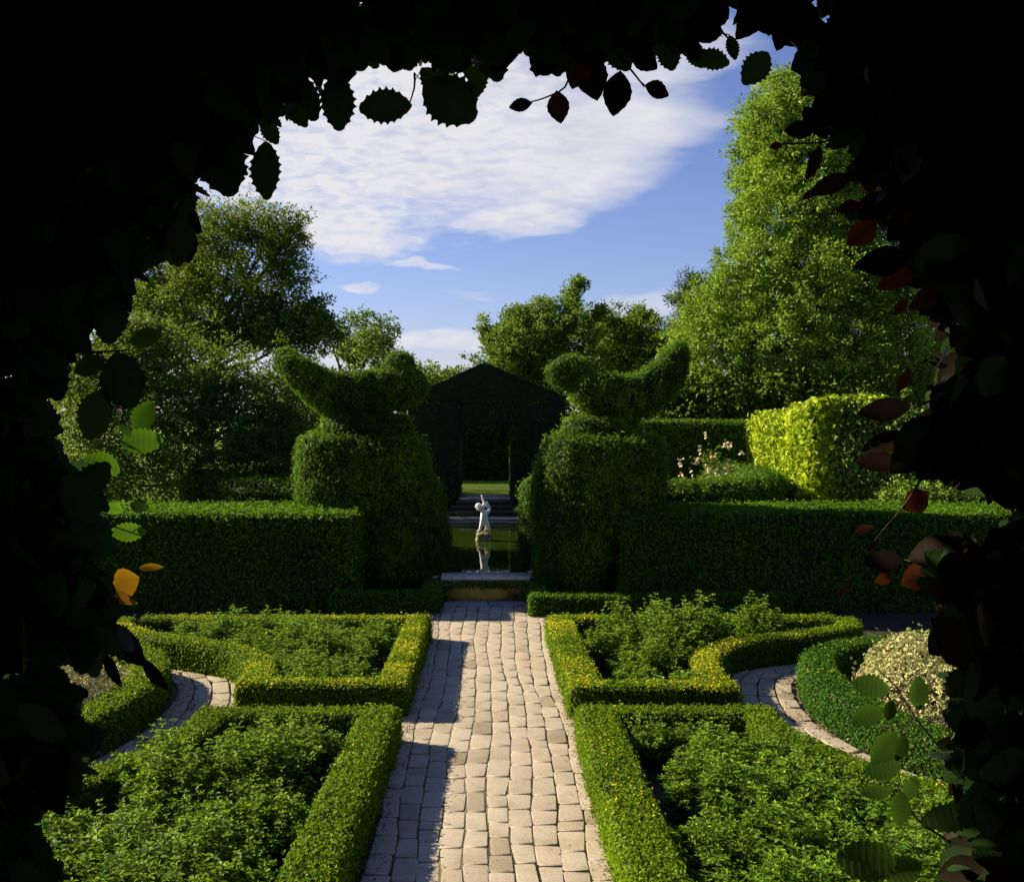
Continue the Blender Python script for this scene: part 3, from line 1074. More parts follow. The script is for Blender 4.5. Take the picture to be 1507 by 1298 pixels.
topiary('right topiary yew bird with its tail raised to the right, on a clipped block',
        blk([(872, 808, 892, 0.7), (845, 795, 908, 0.95), (800, 789, 930, 1.1), (760, 787, 952, 1.18), (720, 789, 970, 1.2), (685, 794, 974, 1.18), (665, 800, 974, 1.15), (653, 804, 970, 1.1), (646, 811, 963, 1.05)]),
        [(3.18, px(886), TY, 0.62, 0.6), (3.3, px(886), TY, 0.72, 0.68), (3.5, px(886), TY, 0.72, 0.68), (3.60, px(886), TY, 0.64, 0.6)],
        [(3.5, px(900), TY, 0.45, 0.4), (3.95, px(900), TY, 0.5, 0.45)],
        [(842, 560), (862, 553), (890, 553), (925, 554), (948, 547), (966, 536), (978, 520), (990, 508), (1003, 503), (1010, 510), (1010, 532), (1006, 558), (988, 587), (968, 604),
         (930, 614), (885, 614), (858, 604), (844, 590), (836, 575)],
        [(803, 549), (808, 536), (822, 527), (840, 524), (860, 532), (872, 547), (872, 566), (855, 574), (828, 571), (808, 562)],
        (px(850), TY, 0), 8, 1)

# ------------------------------------------------------------------ pool with wall, coping, steps, statue, water
PC = (-0.12, 27.5)
PR = 5.0


def disc_ring(g, r0, r1, z0, z1, k=96, a0=0, a1=2 * math.pi, mat=0, c=PC):
    a = np.linspace(a0, a1, k)
    rings = []
    for t in a:
        u = np.array([math.cos(t), math.sin(t)])
        p0, p1 = np.array(c) + u * r0, np.array(c) + u * r1
        rings.append(np.array([(*p0, z0), (*p1, z0), (*p1, z1), (*p0, z1)]))
    loft(g, rings, mat)


root = empty('raised_pool', (PC[0], PC[1], 0))


def shift(g_, o):
    for i in range(len(g_.v)):
        g_.v[i] = g_.v[i] - np.array(o)
    return g_


g = G()
A0 = -math.pi / 2 + 0.29
disc_ring(g, PR, PR + 0.42, 0.0, 0.50, a0=A0, a1=A0 + 2 * math.pi - 0.58)
box(g, -1.12, -1.0, 21.86, 22.75, 0.0, 0.434)
box(g, 0.82, 0.93, 21.86, 22.75, 0.0, 0.434)
shift(g, (PC[0], PC[1], 0)).build('pool_wall', M['coping'], root)
g = G()
box(g, -0.86, 0.78, 21.3, 21.8, 0.0, 0.455)
shift(g, (PC[0], PC[1], 0)).build('front_wall', M['ochre'], root)
g = G()
box(g, -0.93, 0.80, 21.24, 21.84, 0.46, 0.535)
disc_ring(g, PR - 0.05, PR + 0.52, 0.502, 0.53, a0=A0, a1=A0 + 2 * math.pi - 0.58)
shift(g, (PC[0], PC[1], 0)).build('coping', M['coping'], root)
g = G()
n = 900
p = np.column_stack([rng.uniform(-1.0, 0.86, n), 21.24 - rng.random(n) * 0.06, 0.46 - np.abs(rng.normal(0, 0.055, n))])
q = np.column_stack([rng.choice([-0.94, 0.82], 500) + rng.normal(0, 0.07, 500), 21.22 - rng.random(500) * 0.08, rng.uniform(0.02, 0.46, 500)])
p = np.vstack([p, q])
add_leaves(g, p - np.array([PC[0], PC[1], 0]), np.array([0, -1, 0.4]) + rng.normal(0, 0.5, (len(p), 3)), rng.uniform(0.04, 0.075, len(p)), 0.8, -1, mat=0, six=True)
g.build('ivy', M['ivy'], root)
tag(root, 'round raised pool with ochre stone front wall and pale coping', 'pool')
g = G()
a = np.linspace(0, 2 * math.pi, 96, endpoint=False)
g.add(np.column_stack([PC[0] + np.cos(a) * PR, PC[1] + np.sin(a) * PR, np.full(96, 0.426)]), [tuple(range(96))])
g.add([(-1.04, 21.82, 0.43), (0.85, 21.82, 0.43), (0.85, 22.62, 0.43), (-1.04, 22.62, 0.43)], [(0, 1, 2, 3)])
tag(g.build('water', M['water']), 'still dark green water of the round pool', 'water', kind='structure')
# floating specks near the front edge
g = G()
n = 70
pp = np.column_stack([rng.uniform(-1.0, 0.9, n), 21.9 + np.abs(rng.normal(0, 0.22, n)), np.full(n, 0.436)])
add_leaves(g, pp, np.array([0, 0, 1]) + rng.normal(0, 0.03, (n, 3)), rng.uniform(0.02, 0.06, n), 0.6, 0, mat=0, fold=0.02, curl=0)
tag(g.build('floating_leaves', M['varieg']), 'specks of floating leaves near the front edge of the pool', 'floating leaves', kind='stuff')
# steps on the far side
sr = empty('stone_steps', (PC[0], 33.3, 0))
for i, (w, y0, y1, z0, z1) in enumerate(((2.4, 33.6, 34.1, 0.0, 0.62), (2.1, 34.1, 34.55, 0.0, 0.74), (1.75, 34.55, 35.0, 0.0, 0.86), (1.6, 35.0, 36.3, 0.0, 0.945))):
    g = G()
    box(g, -w / 2, w / 2, y0 - 33.3, y1 - 33.3 - 0.004, z0, z1 - 0.05)
    box(g, -w / 2 - 0.03, w / 2 + 0.03, y0 - 33.3 - 0.04, y1 - 33.3 - 0.004, z1 - 0.048, z1)
    g.build('step', M['step'] if i < 3 else M['coping'], sr)
tag(sr, 'low stone steps rising from the pool to the hedge doorway', 'steps')

# statue: a boy holding up a fish
SX, SY_ = -0.13, 28.0
S = SY_ / F / 9.983 * 1.0


def sp(zx, zy, dy=0.0):
    return ((zx - 318) * S, dy, (655 - zy) * S)


st = empty('statue', (SX, SY_, 0.62))
me = bpy.data.meshes.new('figure')
J = {}
verts, edges, rad = [], [], []


def jv(name, zx, zy, dy, r, frm=None):
    J[name] = len(verts)
    verts.append(sp(zx, zy, dy))
    rad.append(r * S * (1.12 if len(verts) < 16 else 0.98))
    if frm:
        edges.append((J[frm], J[name]))


jv('pelvis', 322, 462, 0, 46)
jv('belly', 326, 420, -0.02, 47, 'pelvis')
jv('chest', 336, 372, 0, 46, 'belly')
jv('neck', 318, 332, 0, 26, 'chest')
jv('chin', 290, 310, -0.02, 30, 'neck')
jv('head', 262, 286, -0.02, 47, 'chin')
jv('crown', 246, 264, -0.02, 44, 'head')
jv('lsh', 304, 345, -0.03, 24, 'chest')
jv('lel', 312, 268, -0.06, 19, 'lsh')
jv('lwr', 330, 206, -0.05, 14, 'lel')
jv('lha', 336, 186, -0.04, 14, 'lwr')
jv('rsh', 378, 350, 0.0, 26, 'chest')
jv('rel', 416, 318, 0.0, 20, 'rsh')
jv('rwr', 384, 236, -0.02, 14, 'rel')
jv('rha', 362, 200, -0.03, 15, 'rwr')
jv('lhip', 302, 490, 0, 40, 'pelvis')
jv('lkn', 282, 552, -0.04, 27, 'lhip')
jv('lan', 258, 622, 0.0, 17, 'lkn')
jv('lfo', 222, 638, -0.05, 14, 'lan')
jv('rhip', 352, 492, 0, 38, 'pelvis')
jv('rkn', 386, 548, -0.08, 33, 'rhip')
jv('rsh2', 396, 605, 0.03, 23, 'rkn')
jv('rfo', 412, 638, 0.03, 15, 'rsh2')
me.from_pydata(verts, edges, [])
fig = bpy.data.objects.new('figure', me)
C.objects.link(fig)
fig.parent = st
sk = fig.modifiers.new('skin', 'SKIN')
for i, v in enumerate(me.skin_vertices[0].data):
    v.radius = (rad[i], rad[i])
    v.use_root = (i == 0)
sk.use_smooth_shade = True
ss = fig.modifiers.new('sub', 'SUBSURF')
ss.levels = ss.render_levels = 2
me.materials.append(M['marble'])
# curls of hair
g = G()
hc = np.array(sp(250, 270, -0.02))
for i in range(46):
    d = unit(rng.normal(size=3) + np.array([-0.3, 0, 0.6]))
    c = hc + d * 46 * S
    a = np.linspace(0, 2 * math.pi, 6, endpoint=False)
    r = 12 * S
    rings = [np.column_stack([c[0] + np.cos(a) * r * math.sin(t), c[1] + np.sin(a) * r * math.sin(t), np.full(6, c[2] + r * math.cos(t))]) for t in (2.8, 2.0, 1.2, 0.4)]
    loft(g, rings)
g.build('hair', M['marble'], st, smooth=True)
# the fish it holds, tail up
g = G()
tube(g, [sp(392, 300, -0.12), sp(378, 268, -0.10), sp(352, 228, -0.07), sp(322, 190, -0.05), sp(304, 150, -0.04), sp(296, 118, -0.03), sp(290, 98, -0.03)],
     [9 * S, 20 * S, 22 * S, 19 * S, 13 * S, 10 * S, 12 * S], k=10)
g.build('fish', M['marble'], st, smooth=True)
g = G()
tube(g, [sp(350, 660, 0.06), sp(362, 600, 0.07), sp(358, 540, 0.08), sp(350, 490, 0.08)], [36 * S, 26 * S, 20 * S, 12 * S], k=10)
g.build('support', M['mossy'], st, smooth=True)
g = G()
rr = []
for z, rx in ((-0.22, 118), (-0.17, 124), (-0.12, 112), (-0.06, 118), (-0.02, 108), (0.0, 96)):
    r = sq_ring(4 * S, 0, z, rx * S, rx * S * 0.85, 3.5, 28)
    r[:, :2] += np.stack([vnoise(r, 11, 2), vnoise(r, 11, 6)], 1) * 0.018
    rr.append(r)
loft(g, rr)
for _ in range(9):
    c = np.array([rng.uniform(-90, 95) * S, rng.uniform(-0.14, 0.1), 0.0])
    a = np.linspace(0, 2 * math.pi, 7, endpoint=False)
    r = rng.uniform(12, 22) * S
    loft(g, [np.column_stack([c[0] + np.cos(a) * r * math.sin(t), c[1] + np.sin(a) * r * math.sin(t), np.full(7, c[2] + r * 0.8 * math.cos(t))]) for t in (2.2, 1.4, 0.8, 0.3)])
g.build('rock_base', M['mossy'], st)
tag(st, 'white marble statue of a boy lifting a fish, in the pool', 'statue')

# ------------------------------------------------------------------ gabled yew house with a doorway
GY0, GY1 = 35.0, 36.9
gx = lambda p: (p - HX) * GY0 / F
gz = lambda p: EYE - (p - HY) * GY0 / F


def prism(g_, poly, y0, y1, ny=5):
    """poly in (x, z); front and back filled by a fan grid, sides lofted."""
    P = resample(poly, 0.25, closed=True)
    rings = []
    for y in np.linspace(y0, y1, ny):
        r = np.column_stack([P[:, 0], np.full(len(P), y), P[:, 1]])
        rings.append(r)
    c = rings[0].mean(0)
    cb = rings[-1].mean(0)
    full = [c + (rings[0] - c) * k for k in (0.02, 0.35, 0.7)] + rings + [cb + (rings[-1] - cb) * k for k in (0.7, 0.35, 0.02)]
    R = np.concatenate(full)
    R[:, 1] += vnoise(R, 0.8, 4) * 0.07
    R[:, 2] += vnoise(R, 1.5, 9) * 0.04
    k = len(P)
    loft(g_, [R[i * k:(i + 1) * k] for i in range(len(full))])


g = G()
prism(g, [(gx(600), 0.0), (gx(677), 0.0), (gx(677), gz(592)), (gx(600), gz(592))], GY0, GY1)
prism(g, [(gx(752), 0.0), (gx(832), 0.0), (gx(832), gz(592)), (gx(752), gz(592))], GY0, GY1)
prism(g, [(gx(676), gz(628)), (gx(753), gz(628)), (gx(753), gz(590)), (gx(676), gz(590))], GY0 + 0.03, GY1 - 0.03)
prism(g, [(gx(601), gz(594)), (gx(831), gz(594)), (gx(831), gz(583)), (gx(713), gz(534)), (gx(601), gz(583))], GY0 + 0.02, GY1 - 0.02)
leafy(g, 800, 0.12, 0.32, push=0.07, jit=0.8, up=0.6, clump=0.04)
tag(g.build('gabled_hedge', [M['core'], M['yew']]), 'dark clipped yew wall with a pointed gable and doorway', 'hedge')
# side wings of the yew room
for x0, x1, z, lab in ((-8.5, gx(598) - 0.02, 3.1, 'yew hedge wing running left from the gabled doorway'), (gx(833) + 0.02, 4.6, 3.35, 'yew hedge wing running right from the gabled doorway')):
    tall_hedge('yew_wing', x0, x1, 35.2, 36.6, z, lab, m='yew', dens=500, size=0.11, asp=0.4)
# dark hedge at the far end of the lawn
tall_hedge('far_hedge', -7, 9, 43.0, 45.0, 3.5, 'dark hedge across the far end of the lawn beyond the doorway', m='darktree', dens=220, size=0.16, z0=0.9)

# ------------------------------------------------------------------ trees and shrubs
def tree(name, label, base, blobs, m, leaf, nclump, per, rc, trunk_r=0.2, cat='tree', asp=0.5, gapn=0.25, shell=0.45, up=0.0, group=None, trunk_top=None, limb=True, six=False, seed=0, twigs=True, spread=1.0, rag=0.22):
    """blobs: (px, py, Y, rx_px, ry_px, ry_depth_m)."""
    base = np.array(base, float)
    root = empty(name, base)
    B = []
    for (bx, by, Y, rx, ry, rd) in blobs:
        c = at(bx, by, Y)
        B.append((c, np.array([rx * Y / F, rd, ry * Y / F])))
    vol = np.array([b[1].prod() ** (2 / 3) for b in B])
    cnt = (nclump * vol / vol.sum()).astype(int) + 1
    gt = G()
    topc = max(b[0][2] for b in B)
    cx = np.average([b[0][:2] for b in B], axis=0, weights=vol)
    tt = np.array([*(base[:2] * 0.4 + cx * 0.6), trunk_top if trunk_top else base[2] + (topc - base[2]) * 0.75])
    tl = np.array([base + (tt - base) * t + np.array([math.sin(t * 5 + seed) * 0.12, math.cos(t * 4 + seed) * 0.12, 0]) * t for t in np.linspace(0, 1, 9)])
    tube(gt, tl - base, np.linspace(trunk_r, trunk_r * 0.35, 9), 0, 8)
    gl = G()
    for (c, r), nc in zip(B, cnt):
        # limb to the blob
        fr = 0.25 + 0.65 * min(1, max(0, (c[2] - base[2]) / max(0.1, tt[2] - base[2])) * 0.8)
        j = tl[min(8, int(fr * 8))]
        if limb:
            mid = (j + c) / 2 + rng.normal(0, 0.12, 3) + [0, 0, -0.1]
            tube(gt, np.array([j, mid, c + (c - j) * 0.02]) - base, [trunk_r * 0.4, trunk_r * 0.25, trunk_r * 0.08], 0, 5)
        d = unit(rng.normal(size=(nc * 2, 3)))
        rad_ = rng.random(nc * 2) ** shell
        rough = 1 + 0.20 * vnoise(d * 2.3 + c * 0.31, 1.0, seed + 1) + rag * vnoise(d * 5.5 + c, 1.0, seed + 4)
        P = c + d * r * (rad_ * rough)[:, None]
        keep = vnoise(P, 0.9, seed + 2) > (-1 + gapn * 1.6 - 0.25 * rng.random(len(P)))
        P = P[keep][:nc]
        P = P[P[:, 2] > 0.15]
        if twigs:
            for q in P[::4]:
                a = c + (q - c) * 0.35 + rng.normal(0, 0.05, 3)
                tube(gt, np.array([a, (a + q) / 2 + rng.normal(0, 0.07, 3), q + (q - a) * 0.15]) - base, [trunk_r * 0.07, trunk_r * 0.05, trunk_r * 0.02], 0, 3)
        npc = len(P)
        k = rng.poisson(per, npc)
        ci = np.repeat(np.arange(npc), k)
        o = rng.normal(size=(len(ci), 3))
        o = unit(o) * (rng.random((len(ci), 1)) ** 0.4) * rc * np.array([1, 1, 0.75]) * rng.uniform(0.6, 1.4, npc)[ci][:, None] * spread
        p = P[ci] + o
        outward = unit(P - c)[ci]
        nrm = unit(o) * 0.9 + np.array([0, 0, 0.7]) + outward * 0.5 + rng.normal(0, 0.45, p.shape)
        ax = unit(o) + outward * 0.4 + rng.normal(0, 0.4, p.shape) + np.array([0, 0, up])
        ct = (rng.normal(0, 0.12, npc) + 0.22 * vnoise(P, 0.8, seed + 7))[ci]
        tint = np.clip(rng.random(len(p)) * 0.55 + 0.22 + ct, 0, 1)
        add_leaves(gl, p - base, nrm, leaf * rng.uniform(0.6, 1.3, len(p)), asp, 0, mat=0, tint=tint, axis=ax, six=six)
    gt.build('trunk', M['bark'], root)
    gl.build('crown', M[m], root)
    tag(root, label, cat, group)
    return root


def B(*a):
    return a


# left: large shrub thicket, dark tree, walnut-like tree, small pale tree
tree('shrub', 'dense rounded green shrub thicket behind the left clipped hedge', (-7.0, 26.5, 0),
     [B(170, 590, 26, 90, 100, 1.8), B(290, 580, 26.5, 100, 85, 1.8), B(380, 600, 27, 75, 90, 1.6), B(250, 680, 25.5, 150, 80, 1.6), B(390, 680, 26, 70, 80, 1.4),
      B(130, 690, 25, 80, 90, 1.5), B(215, 510, 27, 55, 40, 1.2), B(425, 630, 27, 50, 60, 1.4), B(455, 585, 28, 40, 40, 1.4)], 'shrub', 0.085, 2600, 27, 0.23, 0.12, cat='shrub', gapn=0.2, seed=3, asp=0.55)
tree('shrub', 'yellow-green leafy shrub rising above the left thicket', (-9.8, 27, 0),
     [B(150, 500, 27, 60, 50, 1.2), B(110, 560, 27, 50, 60, 1.2), B(205, 495, 27.5, 45, 30, 1.0)], 'shrub', 0.11, 420, 24, 0.25, 0.09, cat='shrub', seed=4)
tree('broadleaf_tree', 'tall leafy tree with yellowish new growth at the left', (-10.0, 38, 0),
     [B(345, 345, 38, 75, 58, 2.2), B(300, 400, 38, 85, 60, 2.4), B(400, 350, 37.5, 55, 55, 1.8), B(425, 400, 38, 45, 40, 1.5), B(250, 440, 38, 80, 55, 2.4), B(360, 430, 38, 80, 50, 2.2),
      B(290, 345, 38, 50, 45, 2), B(440, 335, 37.5, 24, 30, 1.0)],
     'walnut', 0.13, 1800, 21, 0.30, 0.28, rag=0.35, gapn=0.6, seed=5, asp=0.45, shell=0.5)
tree('broadleaf_tree', 'dark shaded tree below the tall left tree', (-9.5, 36, 0),
     [B(230, 440, 40, 60, 55, 2), B(390, 475, 37, 75, 45, 2), B(450, 490, 37, 55, 40, 1.8), B(320, 490, 36, 90, 40, 2), B(180, 400, 40, 60, 60, 2), B(470, 460, 38, 30, 28, 1.2)],
     'shrub', 0.13, 1600, 22, 0.32, 0.22, gapn=0.5, seed=6)
tree('broadleaf_tree', 'small pale airy tree above the left topiary bird', (-5.0, 40, 0),
     [B(515, 478, 40, 45, 34, 1.6), B(560, 490, 40, 30, 28, 1.2), B(540, 520, 40, 60, 28, 1.6), B(495, 510, 40, 40, 35, 1.5), B(480, 480, 40, 20, 30, 1)],
     'pale', 0.14, 420, 20, 0.30, 0.14, gapn=0.65, seed=7)
tree('broadleaf_tree', 'low far tree showing beside the gable peak at the left', (-2.8, 62, 0),
     [B(600, 556, 62, 30, 20, 1.6), B(640, 556, 62, 34, 20, 1.6), B(672, 560, 62, 26, 16, 1.6), B(570, 548, 62, 26, 24, 1.6)],
     'pale', 0.22, 200, 20, 0.5, 0.2, gapn=0.2, seed=8, trunk_top=4.6)
# centre
tree('broadleaf_tree', 'feathery light green tree right of the gable peak', (2.0, 44, 0.9),
     [B(775, 505, 44, 55, 34, 2), B(740, 510, 44, 26, 34, 1.4), B(815, 500, 44, 48, 36, 2), B(850, 485, 44, 34, 40, 1.6), B(790, 545, 44, 90, 35, 2), B(712, 482, 44, 9, 22, .4), B(724, 505, 44, 14, 26, .6),
      B(768, 466, 44, 22, 20, .9), B(748, 470, 44, 10, 18, .5), B(800, 455, 44, 22, 22, .9), B(842, 440, 44, 16, 26, .7), B(862, 428, 44, 18, 14, .6), B(850, 414, 44, 8, 10, .4), B(878, 455, 44, 14, 22, .7)],
     'pale', 0.125, 2100, 20, 0.25, 0.16, gapn=0.52, seed=9, up=0.8, rag=0.35)
tree('broadleaf_tree', 'bushy pale tree left of the dark pine', (5.2, 46, 0.9),
     [B(905, 495, 46, 50, 36, 2), B(945, 500, 46, 36, 34, 1.8), B(900, 540, 46, 90, 40, 2.2), B(985, 525, 45, 45, 46, 2), B(890, 470, 46, 22, 20, 1.2), B(912, 452, 46, 22, 12, .9), B(935, 462, 46, 20, 14, .9), B(958, 470, 46, 12, 16, .6)],
     'pale', 0.13, 1700, 20, 0.27, 0.16, gapn=0.52, seed=10, up=0.4, rag=0.35)
tree('pine_tree', 'dark pine top between the central trees and the tall right tree', (9.6, 52, 0),
     [B(1022, 415, 52, 22, 22, 1.2), B(1005, 440, 52, 26, 18, 1.4), B(1035, 450, 52, 32, 26, 1.6), B(1020, 480, 52, 40, 30, 1.8)],
     'darktree', 0.17, 320, 34, 0.36, 0.22, asp=0.25, gapn=0.2, seed=11)
# right: the tall bright tree and its shaded understorey
tree('broadleaf_tree', 'towering bright green tree at the right', (14.0, 38, 0),
     [B(1170, 165, 38, 75, 60, 2.4), B(1140, 225, 38, 62, 60, 2.4), B(1210, 240, 38, 90, 80, 3), B(1160, 320, 37.5, 80, 70, 2.8), B(1270, 330, 38, 100, 90, 3), B(1110, 400, 37, 62, 60, 2.4),
      B(1200, 420, 36.5, 100, 80, 3), B(1320, 430, 37, 90, 90, 3), B(1060, 455, 37, 62, 55, 2.2), B(1130, 500, 36, 80, 60, 2.6), B(1240, 530, 35.5, 85, 60, 2.4), B(1330, 540, 36, 80, 70, 2.4),
      B(1025, 510, 37, 48, 55, 2.0), B(1300, 230, 38.5, 90, 90, 3), B(1400, 350, 38, 90, 120, 3), B(1118, 195, 38, 44, 48, 2), B(1112, 265, 38, 34, 48, 1.8), B(1105, 330, 37.5, 36, 48, 1.8), B(1160, 135, 38, 46, 34, 2)],
     'oak', 0.155, 5600, 31, 0.30, 0.40, gapn=0.16, seed=12, asp=0.38, shell=0.32, rag=0.14)
tree('broadleaf_tree', 'dark understorey tree behind the straight yew wall', (9.0, 35, 0),
     [B(1040, 575, 35.5, 70, 45, 1.6), B(1120, 580, 35, 70, 40, 1.6), B(980, 580, 36, 50, 40, 1.5), B(1200, 575, 34.5, 80, 40, 1.6), B(1300, 590, 34, 90, 50, 1.6), B(1010, 612, 36, 70, 24, 1.4), B(1110, 612, 36, 70, 24, 1.4), B(920, 600, 36.5, 60, 30, 1.4)],
     'walnut', 0.16, 1100, 24, 0.36, 0.16, gapn=0.2, seed=13)
# background screen, low in the gaps
tree('tree_belt', 'dark belt of distant trees behind the gabled hedge', (0, 72, 0),
     [B(200, 560, 75, 160, 60, 3), B(480, 575, 75, 150, 30, 3), B(900, 570, 75, 160, 40, 3), B(1200, 560, 75, 200, 60, 3), B(720, 600, 75, 160, 34, 3), B(720, 585, 66, 120, 22, 3), B(-100, 570, 75, 200, 60, 3), B(1500, 560, 75, 200, 60, 3), B(1230, 470, 72, 200, 120, 3)],
     'darktree', 0.40, 1500, 26, 0.9, 0.2, gapn=0.0, seed=14, twigs=False, limb=False)['kind'] = 'stuff'

# rose bush with pale flowers, silvery shrub, hedge-top growth
r_ = tree('flowering_shrub', 'loose shrub with pale peach flowers before the yew wall', (6.0, 26.5, 0),
          [B(1062, 712, 26.5, 40, 30, 0.6), B(1045, 680, 26.5, 20, 26, 0.35)], 'shrub', 0.08, 90, 13, 0.22, 0.04, cat='shrub', seed=15, spread=1.2)
g = G()
n = 120
fp = np.array([at(x, y, Y) for x, y, Y in zip(rng.normal(1055, 24, n), rng.normal(690, 24, n), rng.uniform(25.8, 26.3, n))])
ctr = fp[rng.integers(0, 26, n)] + rng.normal(0, 0.05, (n, 3))
add_leaves(g, ctr - np.array([6.0, 26.5, 0]), np.array([-0.4, -0.6, 0.6]) + rng.normal(0, 0.5, (n, 3)), rng.uniform(0.06, 0.10, n), 0.9, 0, mat=0, six=True)
g.build('flowers', M['petal'], r_)
tree('silver_shrub', 'low grey-green shrub just above the right clipped hedge', (4.6, 25, 0),
     [B(1010, 742, 25, 40, 20, 0.6), B(990, 750, 25, 34, 24, 0.5)], 'silver', 0.06, 200, 26, 0.16, 0.04, cat='shrub', seed=16)
tree('shrub', 'leafy green shrubs rising above the right clipped hedge, far right', (12.2, 24.2, 0),
     [B(1420, 725, 24, 60, 30, .6), B(1480, 715, 24, 50, 40, .6), B(1340, 735, 24, 60, 30, .5)], 'mixed', 0.10, 260, 22, 0.2, 0.05, cat='shrub', seed=17)

# variegated bushes in the oval beds
def mound(name, label, loc, rx, ry, h, m, leaf, n, cat='bush', group=None, asp=0.5):
    root = empty(name, loc)
    g_ = G()
    u_ = unit(rng.normal(size=(n, 3)))
    u_[:, 2] = np.abs(u_[:, 2])
    rr_ = 1 - 0.25 * rng.random(n) ** 2 + 0.10 * vnoise(u_ * 3, 1.0, 3) + (rng.random(n) < 0.05) * rng.random(n) * 0.18
    P = u_ * rr_[:, None] * np.array([rx, ry, h])
    add_leaves(g_, P, u_ + rng.normal(0, 0.7, P.shape), leaf * rng.uniform(0.6, 1.3, n), asp, 0.8, mat=0, six=True)
    g_.build('foliage', M[m], root)
    g_ = G()
    for _ in range(14):
        a = rng.random() * 6.28
        e = np.array([math.cos(a) * rx * 0.7, math.sin(a) * ry * 0.7, h * rng.uniform(0.5, 0.85)])
        tube(g_, [(0, 0, 0), e * [0.4, 0.4, 0.5], e], [0.018, 0.012, 0.006], 0, 5)
    g_.build('stems', M['stem'], root)
    return tag(root, label, cat, group)


mound('variegated_bush', 'cream variegated bush inside the right oval hedge', (5.72, 13.6, 0), 1.12, 1.35, 0.98, 'varieg', 0.055, 9000)
mound('variegated_bush', 'cream variegated bush inside the left oval hedge', (-5.45, 13.4, 0), 1.1, 1.5, 0.78, 'varieg', 0.055, 8000)

# ------------------------------------------------------------------ fuchsia bushes in the four beds
def fuchsia_proto(seed, nst=34, h=0.54, r=0.40, leaf=0.058):
    rs = np.random.default_rng(seed)
    gl, gs = G(), G()
    P, A, Nn, S_, T_ = [], [], [], [], []
    for s in range(nst):
        a = rs.random() * 6.283
        rr_ = r * math.sqrt(rs.random())
        tip = np.array([math.cos(a) * rr_, math.sin(a) * rr_, h * (1.02 - 0.50 * (rr_ / r) ** 2) * rs.uniform(0.72, 1.12)])
        b0 = np.array([math.cos(a) * rr_ * 0.25, math.sin(a) * rr_ * 0.25, 0])
        mid = (b0 + tip) / 2 + np.array([math.cos(a), math.sin(a), 0]) * 0.05 + rs.normal(0, 0.045, 3)
        ts = np.linspace(0, 1, 5)[:, None]
        line = (1 - ts) ** 2 * b0 + 2 * ts * (1 - ts) * mid + ts ** 2 * tip
        tube(gs, line, np.linspace(0.006, 0.002, 5), 0, 3)
        shoots = [(b0, mid, tip, 0.30, 10)]
        for _ in range(3):
            t0 = rs.uniform(0.35, 0.85)
            q = (1 - t0) ** 2 * b0 + 2 * t0 * (1 - t0) * mid + t0 * t0 * tip
            an = rs.random() * 6.283
            e = q + np.array([math.cos(an) * 0.11, math.sin(an) * 0.11, rs.uniform(0.02, 0.10)])
            shoots.append((q, (q + e) / 2 + [0, 0, 0.01], e, 0.25, 4))
        for (c0, c1, c2, t_0, nn) in shoots:
            for k in range(nn):
                t = t_0 + (1 - t_0) * (k / (nn - 1)) ** 0.8
                p = (1 - t) ** 2 * c0 + 2 * t * (1 - t) * c1 + t * t * c2
                rot = (k % 2) * math.pi / 2 + rs.random() * 0.8 + s
                big = leaf * (1.25 - 0.60 * t ** 3) * rs.uniform(0.75, 1.25)
                for q_ in range(2 if k < nn - 1 else 4):
                    an = rot + q_ * (math.pi if k < nn - 1 else math.pi / 2)
                    out = np.array([math.cos(an), math.sin(an), rs.normal(-0.05, 0.22) + 0.45 * t ** 4])
                    out /= np.linalg.norm(out)
                    P.append(p + out * big * 0.62)
                    A.append(out)
                    Nn.append(np.array([0, 0, 1]) - out * out[2] + rs.normal(0, 0.38, 3))
                    S_.append(big)
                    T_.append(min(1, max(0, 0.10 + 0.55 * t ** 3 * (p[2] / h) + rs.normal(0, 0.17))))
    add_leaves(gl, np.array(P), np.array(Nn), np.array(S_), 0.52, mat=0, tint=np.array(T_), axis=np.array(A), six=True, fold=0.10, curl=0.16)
    root = empty('fuchsia_bush')
    gs.build('stems', M['stem'], root)
    gl.build('foliage', M['fuchsia'], root)
    return root


protos = [fuchsia_proto(1), fuchsia_proto(2, 38, 0.60, 0.44), fuchsia_proto(3, 26, 0.50, 0.36), fuchsia_proto(4, 36, 0.66, 0.38)]
used = [False] * 4


def inside(p, poly):
    c = False
    for i in range(len(poly)):
        (x1, y1), (x2, y2) = poly[i - 1], poly[i]
        if (y1 > p[1]) != (y2 > p[1]) and p[0] < (x2 - x1) * (p[1] - y1) / (y2 - y1) + x1:
            c = not c
    return c


def plant_bed(poly, label, group, scale, gap, hfun=None):
    xs, ys = [p[0] for p in poly], [p[1] for p in poly]
    y = min(ys) + 0.1
    row = 0
    while y < max(ys):
        x = min(xs) + (row % 2) * gap * 0.5
        while x < max(xs):
            q = (x + random.uniform(-.09, .09), y + random.uniform(-.09, .09))
            if inside(q, poly) and random.random() > 0.07:
                k = random.randrange(4)
                if used[k]:
                    o = copy_tree(protos[k])
                else:
                    o = protos[k]
                    used[k] = True
                s = scale * random.uniform(0.84, 1.15)
                o.location = (q[0], q[1], 0)
                o.rotation_euler = (random.gauss(0, .04), random.gauss(0, .04), random.random() * 6.28)
                hz = s * random.uniform(0.9, 1.12) * (hfun(*q) if hfun else 1)
                o.scale = (s, s, hz)
                tag(o, label, 'bush', group)
            x += gap
        y += gap * 0.86
        row += 1


